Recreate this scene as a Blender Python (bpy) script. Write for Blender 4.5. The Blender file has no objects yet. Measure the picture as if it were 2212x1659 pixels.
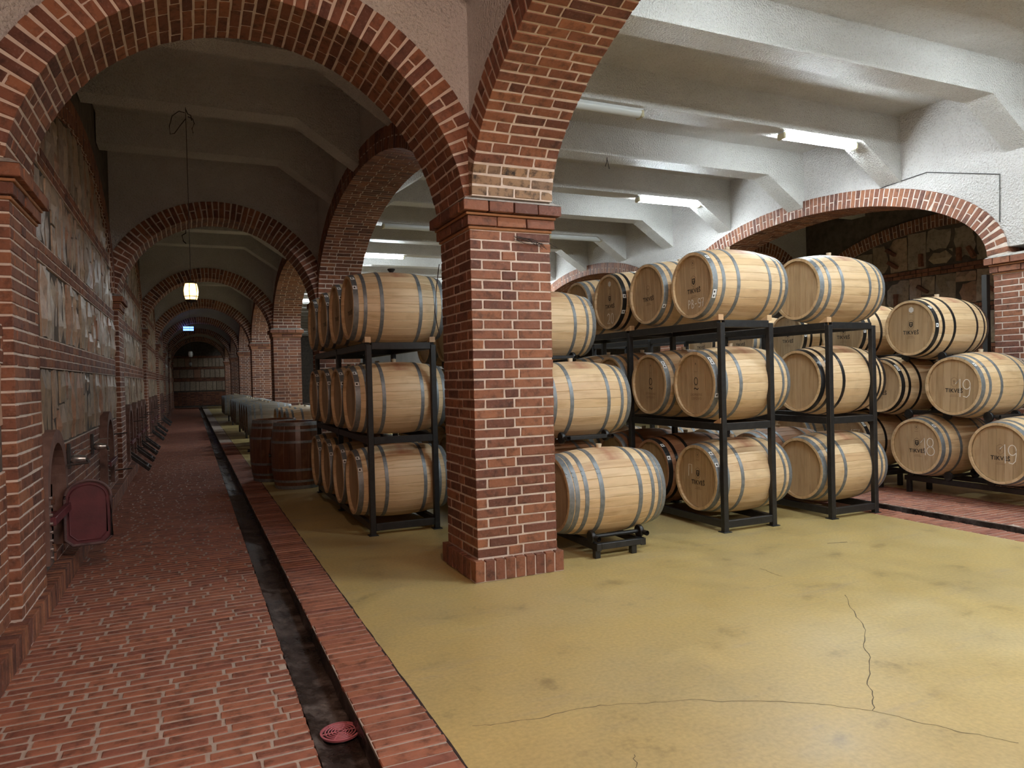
import bpy, math, random
from mathutils import Matrix, Vector
random.seed(7)
sc = bpy.context.scene
C = sc.collection

# ------------------------------------------------------------------ camera, world, exposure
F, YAW, PITCH, ROLL = 1550.7, 0.421147, -0.0113864, -0.0245831
EYE = Vector((0, 0, 1.55))
_f = Vector((math.sin(YAW)*math.cos(PITCH), math.cos(YAW)*math.cos(PITCH), math.sin(PITCH)))
_r = Vector((math.cos(YAW), -math.sin(YAW), 0)); _u = _r.cross(_f)
R_ = _r*math.cos(ROLL) + _u*math.sin(ROLL); U_ = -_r*math.sin(ROLL) + _u*math.cos(ROLL)
cam = bpy.data.objects.new('camera', bpy.data.cameras.new('camera')); C.objects.link(cam)
m = Matrix((R_, U_, -_f)).transposed().to_4x4(); m.translation = EYE
cam.matrix_world = m
cam.data.sensor_width = 36; cam.data.sensor_fit = 'HORIZONTAL'; cam.data.lens = F/2212*36
cam.data.clip_start = .05; cam.data.clip_end = 200
sc.camera = cam
w = bpy.data.worlds.new('world'); sc.world = w; w.use_nodes = True
w.node_tree.nodes['Background'].inputs[0].default_value = (.5, .55, .6, 1)
w.node_tree.nodes['Background'].inputs[1].default_value = .02
sc.view_settings.view_transform = 'Standard'; sc.view_settings.look = 'None'
sc.view_settings.exposure = 1.6; sc.view_settings.gamma = 1.0
sc.view_settings.use_curve_mapping = False
TUBE_POWER = 48.0          # radiance of a lit fluorescent cover
GLOBE = 170.0              # warm globe lamp under the corridor ceiling behind the camera
LANTERN_FAR = 2.0

def project(p):
    d = Vector(p) - EYE; k = d.dot(_f)
    if k < .1: return None
    return (1106 + F*d.dot(R_)/k, 829.5 - F*d.dot(U_)/k, k)

# ------------------------------------------------------------------ materials
def nmat(name):
    m = bpy.data.materials.new(name); m.use_nodes = True
    nt = m.node_tree; b = nt.nodes['Principled BSDF']
    return m, nt, b
def N(nt, t, **kw):
    n = nt.nodes.new(t)
    for k, v in kw.items():
        if k.startswith('i_'):
            key = k[2:]; key = int(key) if key.isdigit() else key
            n.inputs[key].default_value = v
        else: setattr(n, k, v)
    return n
def L(nt, a, b): nt.links.new(a, b)
def ramp(nt, fac, stops):
    r = N(nt, 'ShaderNodeValToRGB'); e = r.color_ramp.elements
    while len(e) > 1: e.remove(e[-1])
    e[0].position = stops[0][0]; e[0].color = (*stops[0][1], 1)
    for p, c in stops[1:]:
        x = e.new(p); x.color = (*c, 1)
    if fac is not None: L(nt, fac, r.inputs[0])
    return r
def mix(nt, fac, a, b, mode='MIX'):
    n = N(nt, 'ShaderNodeMix', data_type='RGBA', blend_type=mode)
    for sock, v in ((n.inputs[0], fac), (n.inputs[6], a), (n.inputs[7], b)):
        if hasattr(v, 'is_output'): L(nt, v, sock)
        elif isinstance(v, (int, float)): sock.default_value = v
        else: sock.default_value = (*v, 1)
    return n.outputs[2]
def bump(nt, b, h, strength=.3, dist=.01):
    n = N(nt, 'ShaderNodeBump'); n.inputs['Strength'].default_value = strength; n.inputs['Distance'].default_value = dist
    L(nt, h, n.inputs['Height']); L(nt, n.outputs[0], b.inputs['Normal'])
def coords(nt, kind, per_object=True, offset=True):
    """object coordinates pushed apart by the object's (or island's) random number"""
    tc = N(nt, 'ShaderNodeTexCoord')
    if kind == 'obj': rnd = N(nt, 'ShaderNodeObjectInfo').outputs['Random']
    else: rnd = N(nt, 'ShaderNodeNewGeometry').outputs['Random Per Island']
    mul = N(nt, 'ShaderNodeMath', operation='MULTIPLY', i_1=37.0); L(nt, rnd, mul.inputs[0])
    add = N(nt, 'ShaderNodeVectorMath', operation='ADD'); L(nt, tc.outputs['Object'], add.inputs[0]); L(nt, mul.outputs[0], add.inputs[1])
    return add.outputs[0], rnd, tc
def brick_mat(name, kind, stops, rough=.75, spot=(.35, .24, .2), spotf=.25, dark=.45):
    m, nt, b = nmat(name)
    co, rnd, tc = coords(nt, kind)
    r = ramp(nt, rnd, stops)
    n1 = N(nt, 'ShaderNodeTexNoise', i_Scale=14.0, i_Detail=6.0, i_Roughness=.65); L(nt, co, n1.inputs['Vector'])
    r1 = ramp(nt, n1.outputs[0], [(.32, (dark,)*3), (.5, (1,)*3), (.7, (1.15,)*3)])
    c = mix(nt, 1.0, r.outputs[0], r1.outputs[0], 'MULTIPLY')
    n2 = N(nt, 'ShaderNodeTexNoise', i_Scale=60.0, i_Detail=4.0); L(nt, co, n2.inputs['Vector'])
    r2 = ramp(nt, n2.outputs[0], [(.55, (0,)*3), (.75, (spotf,)*3)])
    c = mix(nt, r2.outputs[0], c, spot)
    L(nt, c, b.inputs['Base Color']); b.inputs['Roughness'].default_value = rough
    bump(nt, b, n2.outputs[0], .35, .004)
    return m
BR = [(0, (.12, .044, .029)), (.25, (.20, .074, .042)), (.5, (.24, .091, .049)), (.75, (.30, .117, .057)), (1, (.16, .058, .038))]
FB = [(0, (.24, .085, .055)), (.35, (.31, .115, .068)), (.7, (.35, .132, .076)), (1, (.27, .098, .066))]
M = {}
M['brick'] = brick_mat('brick', 'obj', BR)
M['brick_j'] = brick_mat('brick_joined', 'isl', BR)
M['paver'] = brick_mat('paver', 'obj', FB, .55)
M['paver_j'] = brick_mat('paver_joined', 'isl', FB, .55)
M['stain'] = brick_mat('brick_stained', 'obj', [(0, (.26, .16, .09)), (.5, (.33, .19, .10)), (1, (.2, .12, .075))], dark=.05)
SB = [(0, (.26, .19, .135)), (.2, (.38, .29, .20)), (.45, (.33, .235, .17)), (.6, (.45, .34, .24)), (.75, (.36, .17, .10)), (.85, (.42, .32, .24)), (1, (.28, .23, .18))]
M['stone'] = brick_mat('stone', 'obj', SB, .42, (.3, .26, .2), .3, .6)
M['stone_j'] = brick_mat('stone_joined', 'isl', SB, .42, (.3, .26, .2), .3, .6)

def noise_mat(name, c1, c2, scale=6, rough=.7, bs=0, bscale=60, bd=.01, spec=.5, detail=6, metallic=0, lo=.35, hi=.65):
    m, nt, b = nmat(name)
    tc = N(nt, 'ShaderNodeTexCoord')
    n = N(nt, 'ShaderNodeTexNoise', i_Scale=scale, i_Detail=detail, i_Roughness=.6); L(nt, tc.outputs['Object'], n.inputs['Vector'])
    r = ramp(nt, n.outputs[0], [(lo, c1), (hi, c2)]); L(nt, r.outputs[0], b.inputs['Base Color'])
    b.inputs['Roughness'].default_value = rough; b.inputs['Specular IOR Level'].default_value = spec; b.inputs['Metallic'].default_value = metallic
    if bs:
        n2 = N(nt, 'ShaderNodeTexNoise', i_Scale=bscale, i_Detail=3.0); L(nt, tc.outputs['Object'], n2.inputs['Vector'])
        bump(nt, b, n2.outputs[0], bs, bd)
    return m
M['mortar'] = noise_mat('mortar', (.58, .47, .40), (.72, .61, .53), 9, .9, .5, 90, .004)
M['mortar_floor'] = noise_mat('mortar_floor', (.36, .28, .23), (.46, .37, .31), 9, .8, .4, 90, .004)
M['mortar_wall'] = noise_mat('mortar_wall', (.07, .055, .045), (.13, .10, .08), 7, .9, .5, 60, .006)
def plaster_mat(name, lo, hi, rough, scale, dist):
    """thick rough-cast paint: grainy relief, pits coloured darker so the grain shows"""
    m, nt, b = nmat(name); tc = N(nt, 'ShaderNodeTexCoord')
    n = N(nt, 'ShaderNodeTexNoise', i_Scale=1.6, i_Detail=5.0); L(nt, tc.outputs['Object'], n.inputs['Vector'])
    r = ramp(nt, n.outputs[0], [(.35, lo), (.65, hi)])
    g = N(nt, 'ShaderNodeTexNoise', i_Scale=scale, i_Detail=2.5, i_Roughness=.6); L(nt, tc.outputs['Object'], g.inputs['Vector'])
    r2 = ramp(nt, g.outputs[0], [(.30, (.80, .78, .76)), (.46, (1,)*3)])
    L(nt, mix(nt, 1.0, r.outputs[0], r2.outputs[0], 'MULTIPLY'), b.inputs['Base Color'])
    b.inputs['Roughness'].default_value = rough; b.inputs['Specular IOR Level'].default_value = .4
    bump(nt, b, g.outputs[0], 1.0, dist)
    return m
M['plaster'] = plaster_mat('plaster', (.66, .64, .61), (.74, .72, .69), .46, 48, .055)
M['plaster_wall'] = plaster_mat('plaster_wall', (.63, .60, .58), (.71, .68, .66), .5, 40, .04)
M['slate'] = noise_mat('concrete_cap', (.30, .27, .24), (.48, .44, .40), 20, .9, .6, 70, .006)

# yellow painted concrete: patches, worn greenish areas, scuffs
m, nt, b = nmat('yellow_concrete')
tc = N(nt, 'ShaderNodeTexCoord')
n1 = N(nt, 'ShaderNodeTexNoise', i_Scale=.55, i_Detail=5.0, i_Roughness=.6); L(nt, tc.outputs['Object'], n1.inputs['Vector'])
r1 = ramp(nt, n1.outputs[0], [(.3, (.43, .34, .165)), (.5, (.52, .39, .155)), (.68, (.52, .415, .205))])
n2 = N(nt, 'ShaderNodeTexNoise', i_Scale=2.6, i_Detail=8.0, i_Roughness=.7); L(nt, tc.outputs['Object'], n2.inputs['Vector'])
r2 = ramp(nt, n2.outputs[0], [(.28, (.55, .53, .55)), (.42, (.93,)*3), (.6, (1,)*3), (.8, (1.08,)*3)])
c = mix(nt, 1.0, r1.outputs[0], r2.outputs[0], 'MULTIPLY')
mp = N(nt, 'ShaderNodeMapping'); mp.inputs['Scale'].default_value = (.5, 3.2, 1); L(nt, tc.outputs['Object'], mp.inputs[0])
n3 = N(nt, 'ShaderNodeTexNoise', i_Scale=1.2, i_Detail=9.0, i_Roughness=.75); L(nt, mp.outputs[0], n3.inputs['Vector'])
r3 = ramp(nt, n3.outputs[0], [(.56, (0,)*3), (.74, (.6,)*3)])
c = mix(nt, r3.outputs[0], c, (.30, .25, .2))
n4 = N(nt, 'ShaderNodeTexNoise', i_Scale=45.0, i_Detail=4.0); L(nt, tc.outputs['Object'], n4.inputs['Vector'])
r4 = ramp(nt, n4.outputs[0], [(.3, (.86,)*3), (.7, (1.08,)*3)])
c = mix(nt, 1.0, c, r4.outputs[0], 'MULTIPLY')
L(nt, c, b.inputs['Base Color'])
r5 = ramp(nt, n2.outputs[0], [(.3, (.30,)*3), (.7, (.5,)*3)]); L(nt, r5.outputs[0], b.inputs['Roughness'])
bump(nt, b, n4.outputs[0], .12, .003)
M['yellow'] = m

m, nt, b = nmat('gutter_wet')
tc = N(nt, 'ShaderNodeTexCoord')
n1 = N(nt, 'ShaderNodeTexNoise', i_Scale=4.0, i_Detail=10.0, i_Roughness=.7); L(nt, tc.outputs['Object'], n1.inputs['Vector'])
r1 = ramp(nt, n1.outputs[0], [(.35, (.012, .008, .007)), (.5, (.035, .022, .018)), (.6, (.10, .075, .065)), (.75, (.22, .19, .17))]); L(nt, r1.outputs[0], b.inputs['Base Color'])
r2 = ramp(nt, n1.outputs[0], [(.4, (.25,)*3), (.6, (.6,)*3)]); L(nt, r2.outputs[0], b.inputs['Roughness'])
n2 = N(nt, 'ShaderNodeTexNoise', i_Scale=35.0, i_Detail=6.0); L(nt, tc.outputs['Object'], n2.inputs['Vector'])
bump(nt, b, n2.outputs[0], .6, .015)
M['gutter'] = m

def wood_mat(name, stops, kind='obj', rough=.5, grain=(2.5, 28, 28), stainf=.35):
    m, nt, b = nmat(name)
    co, rnd, tc = coords(nt, kind)
    r = ramp(nt, rnd, stops)
    mp = N(nt, 'ShaderNodeMapping'); mp.inputs['Scale'].default_value = grain; L(nt, co, mp.inputs[0])
    n1 = N(nt, 'ShaderNodeTexNoise', i_Scale=1.0, i_Detail=8.0, i_Roughness=.6, i_Distortion=.4); L(nt, mp.outputs[0], n1.inputs['Vector'])
    r1 = ramp(nt, n1.outputs[0], [(.3, (.78, .72, .64)), (.5, (1,)*3), (.7, (1.07, 1.07, 1.05))])
    c = mix(nt, 1.0, r.outputs[0], r1.outputs[0], 'MULTIPLY')
    n2 = N(nt, 'ShaderNodeTexNoise', i_Scale=5.0, i_Detail=4.0); L(nt, co, n2.inputs['Vector'])
    r2 = ramp(nt, n2.outputs[0], [(.56, (0,)*3), (.75, (stainf,)*3)])
    c = mix(nt, r2.outputs[0], c, (.34, .2, .10))
    L(nt, c, b.inputs['Base Color']); b.inputs['Roughness'].default_value = rough
    bump(nt, b, n1.outputs[0], .12, .003)
    return m
OAK = [(0, (.56, .375, .205)), (.3, (.67, .49, .29)), (.6, (.61, .43, .24)), (.85, (.70, .53, .33)), (1, (.54, .36, .195))]
HEAD = [(0, (.43, .305, .175)), (.4, (.49, .355, .21)), (.7, (.41, .29, .165)), (1, (.51, .375, .23))]
M['oak'] = wood_mat('oak_stave', OAK)
M['oak_bung'] = wood_mat('oak_stave_bung_stain', OAK)
nt = M['oak_bung'].node_tree; b = nt.nodes['Principled BSDF']; src = b.inputs['Base Color'].links[0].from_socket
tc = N(nt, 'ShaderNodeTexCoord'); sx = N(nt, 'ShaderNodeSeparateXYZ'); L(nt, tc.outputs['Object'], sx.inputs[0])
n1 = N(nt, 'ShaderNodeMath', operation='SUBTRACT', i_1=.48); L(nt, sx.outputs[0], n1.inputs[0]); n2 = N(nt, 'ShaderNodeMath', operation='ABSOLUTE'); L(nt, n1.outputs[0], n2.inputs[0])
nz = N(nt, 'ShaderNodeTexNoise', i_Scale=9.0, i_Detail=6.0); L(nt, tc.outputs['Object'], nz.inputs['Vector'])
n3 = N(nt, 'ShaderNodeMath', operation='MULTIPLY_ADD', i_1=.35, i_2=-.15); L(nt, nz.outputs[0], n3.inputs[0]); n4 = N(nt, 'ShaderNodeMath', operation='ADD'); L(nt, n2.outputs[0], n4.inputs[0]); L(nt, n3.outputs[0], n4.inputs[1])
rr = ramp(nt, n4.outputs[0], [(.04, (.75,)*3), (.2, (0,)*3)])
L(nt, mix(nt, rr.outputs[0], src, (.36, .15, .085)), b.inputs['Base Color'])
M['oak_j'] = wood_mat('oak_stave_joined', OAK, 'isl')
M['oak_red'] = wood_mat('oak_stave_wine_stained', [(0, (.34, .17, .09)), (.5, (.42, .23, .125)), (1, (.30, .15, .08))])
M['oak_dark'] = wood_mat('oak_dark', [(0, (.11, .045, .022)), (.5, (.15, .06, .028)), (1, (.095, .037, .018))], rough=.35)
M['head'] = wood_mat('oak_head', HEAD, grain=(28, 28, 2.5))
M['chock'] = wood_mat('pine_chock', [(0, (.6, .42, .24)), (1, (.5, .3, .16))])
def plain(name, col, rough=.5, metallic=0, spec=.5):
    m, nt, b = nmat(name); b.inputs['Base Color'].default_value = (*col, 1)
    b.inputs['Roughness'].default_value = rough; b.inputs['Metallic'].default_value = metallic; b.inputs['Specular IOR Level'].default_value = spec
    return m
M['zinc'] = noise_mat('galvanised_hoop', (.17, .185, .195), (.25, .265, .275), 25, .5, .1, 200, .001, .5, metallic=.45)
M['blackhoop'] = plain('black_hoop', (.012, .012, .013), .32)
M['steel'] = noise_mat('black_painted_steel', (.010, .010, .011), (.022, .021, .021), 20, .42, .1, 120, .001)
M['white'] = plain('sticker_white', (.75, .76, .76), .5)
M['ink'] = plain('black_ink', (.02, .016, .014), .6)
M['faint'] = plain('burnt_brand', (.24, .15, .085), .7)
M['oak_grey_j'] = wood_mat('oak_grey', [(0, (.20, .17, .13)), (.5, (.27, .235, .185)), (1, (.23, .2, .16))], 'isl')
M['surround'] = noise_mat('hatch_surround', (.13, .065, .05), (.20, .11, .085), 9, .8, .4, 40, .006)
M['inkpaper'] = plain('brand_wood', (.45, .33, .2), .6)
M['chalk'] = plain('chalk', (.88, .86, .8), .9)
M['bung'] = plain('silicone_bung', (.62, .52, .37), .5)
M['bungblack'] = plain('black_bung', (.015, .015, .015), .4)
M['lampbody'] = noise_mat('fixture_housing', (.52, .53, .52), (.6, .61, .6), 10, .4)
M['cover_off'] = plain('unlit_cover', (.55, .57, .56), .25)
M['endcap'] = plain('fixture_end_cap', (.55, .50, .33), .5)
M['red'] = noise_mat('red_painted_steel', (.085, .018, .023), (.13, .026, .032), 8, .5, .2, 60, .003)
M['rubber'] = noise_mat('worn_rim', (.06, .03, .03), (.16, .09, .085), 14, .6)
M['chrome'] = plain('stainless', (.55, .55, .55), .25, .9)
M['iron'] = noise_mat('dark_iron', (.02, .015, .014), (.05, .035, .03), 20, .6)
M['void'] = plain('tank_interior', (.03, .014, .012), .8)
M['drain'] = plain('pink_plastic_grate', (.42, .12, .14), .5)
M['cap'] = noise_mat('terracotta_tile', (.34, .15, .07), (.42, .2, .09), 14, .8)
M['post'] = plain('grey_painted_post', (.05, .048, .046), .6)
M['crack'] = plain('crack_dirt', (.12, .095, .055), .9)
def emis(name, col, s):
    m, nt, b = nmat(name); b.inputs['Base Color'].default_value = (*col, 1)
    b.inputs['Emission Color'].default_value = (*col, 1); b.inputs['Emission Strength'].default_value = s
    return m
M['tube'] = emis('lit_fluorescent', (.84, .95, 1.0), TUBE_POWER)
M['globe'] = emis('warm_globe_glass', (1.0, .69, .55), GLOBE)
M['glow'] = emis('lantern_glass_lit', (1.0, .56, .17), LANTERN_FAR)
M['glass_off'] = plain('lantern_glass_unlit', (.45, .45, .42), .2)
M['blue'] = emis('blue_sign_light', (.12, .25, 1.0), 1.6)

# ------------------------------------------------------------------ mesh helpers
def mesh(name, verts, faces, mat, smooth=False, angle=None):
    me = bpy.data.meshes.new(name); me.from_pydata(verts, [], faces); me.materials.append(M[mat] if isinstance(mat, str) else mat)
    if smooth:
        me.polygons.foreach_set('use_smooth', [True]*len(me.polygons))
        if angle is not None: me.set_sharp_from_angle(angle=angle)
    me.update()
    return me
class B:
    """collects shapes into one mesh"""
    def __init__(s): s.v = []; s.f = []
    def add(s, v, f):
        k = len(s.v); s.v += [tuple(p) for p in v]; s.f += [tuple(i+k for i in q) for q in f]
    def box(s, c, h, rot=None):
        vs = []
        for x in (-1, 1):
            for y in (-1, 1):
                for z in (-1, 1):
                    p = Vector((x*h[0], y*h[1], z*h[2]))
                    if rot is not None: p = rot @ p
                    vs.append((c[0]+p.x, c[1]+p.y, c[2]+p.z))
        s.add(vs, [(0, 1, 3, 2), (4, 6, 7, 5), (0, 4, 5, 1), (2, 3, 7, 6), (0, 2, 6, 4), (1, 5, 7, 3)])
        return s
    def bx(s, x0, x1, y0, y1, z0, z1): return s.box(((x0+x1)/2, (y0+y1)/2, (z0+z1)/2), ((x1-x0)/2, (y1-y0)/2, (z1-z0)/2))
    def cham(s, c, h, ch, rot=None):
        v, f = cham_box(h, ch)
        out = []
        for p in v:
            p = Vector(p)
            if rot is not None: p = rot @ p
            out.append((c[0]+p.x, c[1]+p.y, c[2]+p.z))
        s.add(out, f); return s
    def tube(s, pts, r, n=8, caps=True):
        pts = [Vector(p) for p in pts]; rings = []
        for i, p in enumerate(pts):
            d = (pts[min(i+1, len(pts)-1)] - pts[max(i-1, 0)]).normalized()
            a = d.cross(Vector((0, 0, 1)))
            if a.length < .1: a = d.cross(Vector((1, 0, 0)))
            a.normalize(); bb = d.cross(a)
            rr = r[i] if isinstance(r, (list, tuple)) else r
            rings.append([p + a*rr*math.cos(2*math.pi*k/n) + bb*rr*math.sin(2*math.pi*k/n) for k in range(n)])
        vs = [q for ring in rings for q in ring]; fs = []
        for i in range(len(pts)-1):
            for k in range(n):
                fs.append((i*n+k, i*n+(k+1) % n, (i+1)*n+(k+1) % n, (i+1)*n+k))
        if caps:
            fs.append(tuple(range(n))[::-1]); fs.append(tuple((len(pts)-1)*n+k for k in range(n)))
        s.add(vs, fs); return s
    def lathe(s, prof, n=24, c=(0, 0, 0), axis='z'):
        vs = []; fs = []
        for (r, z) in prof:
            for k in range(n):
                a = 2*math.pi*k/n
                if axis == 'z': vs.append((c[0]+r*math.cos(a), c[1]+r*math.sin(a), c[2]+z))
                elif axis == 'x': vs.append((c[0]+z, c[1]+r*math.cos(a), c[2]+r*math.sin(a)))
                else: vs.append((c[0]+r*math.cos(a), c[1]+z, c[2]+r*math.sin(a)))
        for i in range(len(prof)-1):
            for k in range(n):
                fs.append((i*n+k, i*n+(k+1) % n, (i+1)*n+(k+1) % n, (i+1)*n+k))
        s.add(vs, fs); return s
    def torus(s, c, R, r, n=32, k=6, axis='z'):
        vs = []; fs = []
        for i in range(n):
            a = 2*math.pi*i/n
            for j in range(k):
                t = 2*math.pi*j/k; q = R + r*math.cos(t); z = r*math.sin(t)
                if axis == 'z': vs.append((c[0]+q*math.cos(a), c[1]+q*math.sin(a), c[2]+z))
                else: vs.append((c[0]+q*math.cos(a), c[1]+z, c[2]+q*math.sin(a)))
        for i in range(n):
            for j in range(k):
                fs.append((i*k+j, ((i+1) % n)*k+j, ((i+1) % n)*k+(j+1) % k, i*k+(j+1) % k))
        s.add(vs, fs); return s
    def mesh(s, name, mat, smooth=False, angle=.6): return mesh(name, s.v, s.f, mat, smooth, angle)
def cham_box(h, ch, jit=0, rng=None):
    hx, hy, hz = h; c = min(ch, hx*.45, hy*.45, hz*.45); v = []; idx = {}
    for sx in (-1, 1):
        for sy in (-1, 1):
            for sz in (-1, 1):
                for a, p in (('x', (sx*hx, sy*(hy-c), sz*(hz-c))), ('y', (sx*(hx-c), sy*hy, sz*(hz-c))), ('z', (sx*(hx-c), sy*(hy-c), sz*hz))):
                    idx[(sx, sy, sz, a)] = len(v)
                    if jit: p = tuple(q + rng.uniform(-jit, jit) for q in p)
                    v.append(p)
    f = []
    def face(ids, n):
        a, b_, c_ = (Vector(v[i]) for i in ids[:3])
        if (b_-a).cross(c_-b_).dot(Vector(n)) < 0: ids = ids[::-1]
        f.append(tuple(ids))
    for s_ in (-1, 1):
        face([idx[(s_, a, b_, 'x')] for a, b_ in ((-1, -1), (1, -1), (1, 1), (-1, 1))], (s_, 0, 0))
        face([idx[(a, s_, b_, 'y')] for a, b_ in ((-1, -1), (1, -1), (1, 1), (-1, 1))], (0, s_, 0))
        face([idx[(a, b_, s_, 'z')] for a, b_ in ((-1, -1), (1, -1), (1, 1), (-1, 1))], (0, 0, s_))
    for a in (-1, 1):
        for b_ in (-1, 1):
            face([idx[(a, b_, -1, 'x')], idx[(a, b_, -1, 'y')], idx[(a, b_, 1, 'y')], idx[(a, b_, 1, 'x')]], (a, b_, 0))
            face([idx[(a, -1, b_, 'x')], idx[(a, -1, b_, 'z')], idx[(a, 1, b_, 'z')], idx[(a, 1, b_, 'x')]], (a, 0, b_))
            face([idx[(-1, a, b_, 'y')], idx[(-1, a, b_, 'z')], idx[(1, a, b_, 'z')], idx[(1, a, b_, 'y')]], (0, a, b_))
            for c_ in (-1, 1): face([idx[(a, b_, c_, 'x')], idx[(a, b_, c_, 'y')], idx[(a, b_, c_, 'z')]], (a, b_, c_))
    return v, f

# ------------------------------------------------------------------ object helpers
def part(name, me, parent, loc=(0, 0, 0), rot=None, label=None, kind=None):
    o = bpy.data.objects.new(name, me); C.objects.link(o)
    o.parent = parent; o.location = loc
    if rot is not None: o.rotation_euler = rot
    if label: o['label'] = label
    if kind: o['kind'] = kind
    return o
def thing(name, label, cat, loc=(0, 0, 0), group=None, me=None, rot=None):
    o = bpy.data.objects.new(name, me); C.objects.link(o)
    o.location = loc; o['label'] = label; o['category'] = cat
    if group: o['group'] = group
    if rot is not None: o.rotation_euler = rot
    return o
def struct(name, me, label=None, cat=None):
    o = bpy.data.objects.new(name, me); C.objects.link(o); o['kind'] = 'structure'
    if label: o['label'] = label
    if cat: o['category'] = cat
    return o
_rng = random.Random(3); _bm = {}
def brick_mesh(h, mat, var, ch=.004, jit=.0022, name='brick'):
    key = (round(h[0]/.0025), round(h[1]/.0025), round(h[2]/.0025), mat, var)
    if key not in _bm:
        v, f = cham_box(h, ch, jit, _rng); _bm[key] = mesh(name, v, f, mat)
    return _bm[key]
def stone_mesh(h, mat, var, name='stone'):
    key = ('s', round(h[0]/.005), round(h[1]/.01), round(h[2]/.01), mat, var)
    if key not in _bm:
        v, f = stone_vf(h); _bm[key] = mesh(name, v, f, mat)
    return _bm[key]
def stone_vf(h):
    ny = max(2, min(4, int(h[1]*2/.08))); nz = max(2, min(6, int(h[2]*2/.13))); v = []; f = []
    for i in range(ny+1):
        for k in range(nz+1):
            y = -h[1]+2*h[1]*i/ny; z = -h[2]+2*h[2]*k/nz; edge = i in (0, ny) or k in (0, nz)
            v.append((h[0]+(-.008+_rng.uniform(-.010, 0) if edge else _rng.uniform(-.008, .018)), y+(_rng.uniform(-.005, .005)), z+_rng.uniform(-.008, .008)))
    n = nz+1
    for i in range(ny):
        for k in range(nz):
            a, b_, c_, d = i*n+k, (i+1)*n+k, (i+1)*n+k+1, i*n+k+1
            f += [(a, b_, c_), (a, c_, d)] if (i+k) % 2 else [(a, b_, d), (b_, c_, d)]
    m0 = len(v); ring = [i*n for i in range(ny)] + [ny*n+k for k in range(nz)] + [i*n+nz for i in range(ny, 0, -1)] + [k for k in range(nz, 0, -1)]
    for r in ring: v.append((-h[0], v[r][1], v[r][2]))
    for i in range(len(ring)): f.append((ring[i], m0+i, m0+(i+1) % len(ring), ring[(i+1) % len(ring)]))
    return v, f
def emit(bricks, parent, mat, base=(0, 0, 0), limit=300, maxdepth=13.5, name='brick', joined='brickwork', pick=None):
    """bricks: (centre, rotation or None, half sizes, may_be_seen[, material]); the largest in view become single parts, the rest one part"""
    cand = []; rest = []
    for b in bricks:
        p = project(b[0]) if b[3] else None
        if p and -60 < p[0] < 2272 and -60 < p[1] < 1719 and p[2] < maxdepth: cand.append((p[2], b))
        else: rest.append(b)
    cand.sort(key=lambda q: q[0]); rest += [b for _, b in cand[limit:]]
    for i, (_, b) in enumerate(cand[:limit]):
        mt = b[4] if len(b) > 4 else mat
        o = part(name, stone_mesh(b[2], mt, i % 6) if name == 'stone' else brick_mesh(b[2], mt, (i*7) % 5, name=name), parent, Vector(b[0])-Vector(base))
        if b[1] is not None: o.rotation_euler = b[1].to_euler()
    if rest:
        q = B()
        for b in rest: q.cham(Vector(b[0])-Vector(base), b[2], .003, b[1]) if b[3] else q.box(Vector(b[0])-Vector(base), b[2], b[1])
        part(joined, q.mesh(joined, mat + '_j'), parent, kind='stuff')
def jit(a): return random.uniform(-a, a)

# ------------------------------------------------------------------ dimensions of the cellar (metres; y runs down the corridor)
WL = -1.01                      # face of the left wall
PX0, PX1 = 1.945, 2.62          # left arcade of pillars
RX0, RX1 = 9.20, 9.88           # right arcade of pillars
WR = 12.75
YP = [5.05 + 7*k for k in range(-1, 7)]
PD = .68
SPR = 2.90                      # springing
SLAB, BEAM = 5.07, 4.65
YEND, YBACK = 52.0, -6.0
COURSE = .0745

# ------------------------------------------------------------------ floor
def ring_strip(n0, n1, step): pass
fl = struct('floor', B().bx(.96, 6.55, YBACK, YEND, -.2, 0).mesh('floor', 'yellow'), 'worn yellow painted concrete floor of the barrel hall', 'floor')
struct('floor_strip', B().bx(8.2, WR, YBACK, YEND, -.2, 0).mesh('floor_strip', 'yellow'), 'yellow concrete floor under the stacked barrels by the right arcade', 'floor')
def crack(pts, wd=.004):
    q = B(); n = len(pts); out = []
    for i, (x, y) in enumerate(pts):
        a = Vector(pts[max(i-1, 0)]); b_ = Vector(pts[min(i+1, n-1)]); d = (b_-a).normalized(); nn = Vector((-d.y, d.x))*wd*random.uniform(.5, 1.2)*.5
        out += [(x+nn.x, y+nn.y, .0006), (x-nn.x, y-nn.y, .0006)]
    q.add(out, [(2*i, 2*i+1, 2*i+3, 2*i+2) for i in range(n-1)]); part('crack', q.mesh('crack', 'crack'), fl)
def wander(p, q, n, amp):
    P, Q = Vector(p), Vector(q); d = Q-P; nn = Vector((-d.y, d.x)).normalized(); a = 0; r = []
    for i in range(n+1):
        t = i/n; a = a*.7 + jit(amp); r.append(tuple(P + d*t + nn*a*math.sin(math.pi*t)))
    return r
CR = random.getstate()
def jagged(P, n=7, amp=.012):
    out = []
    for i in range(len(P)-1): out += wander(P[i], P[i+1], n, amp)[:-1]
    return out + [P[-1]]
crack(jagged([(1.101, 2.982), (1.284, 2.936), (1.554, 2.913), (1.819, 2.855), (2.132, 2.743), (2.39, 2.594), (2.594, 2.457), (2.767, 2.291), (2.843, 2.13), (2.929, 1.982), (3.046, 1.829)]), .0045)
crack(jagged([(2.767, 2.291), (2.906, 2.404), (3.043, 2.538), (3.273, 2.715), (3.442, 2.89), (3.623, 3.047), (3.814, 3.278), (4.035, 3.541)], 5), .005)
crack([(5.098, 4.651), (5.19, 4.63), (5.286, 4.602)], .014)
crack(jagged([(4.01, 4.322), (4.003, 4.2), (4.003, 4.075)], 4), .006)
crack(jagged([(1.604, 2.457), (1.58, 2.40), (1.5, 2.3)], 4), .004)
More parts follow.
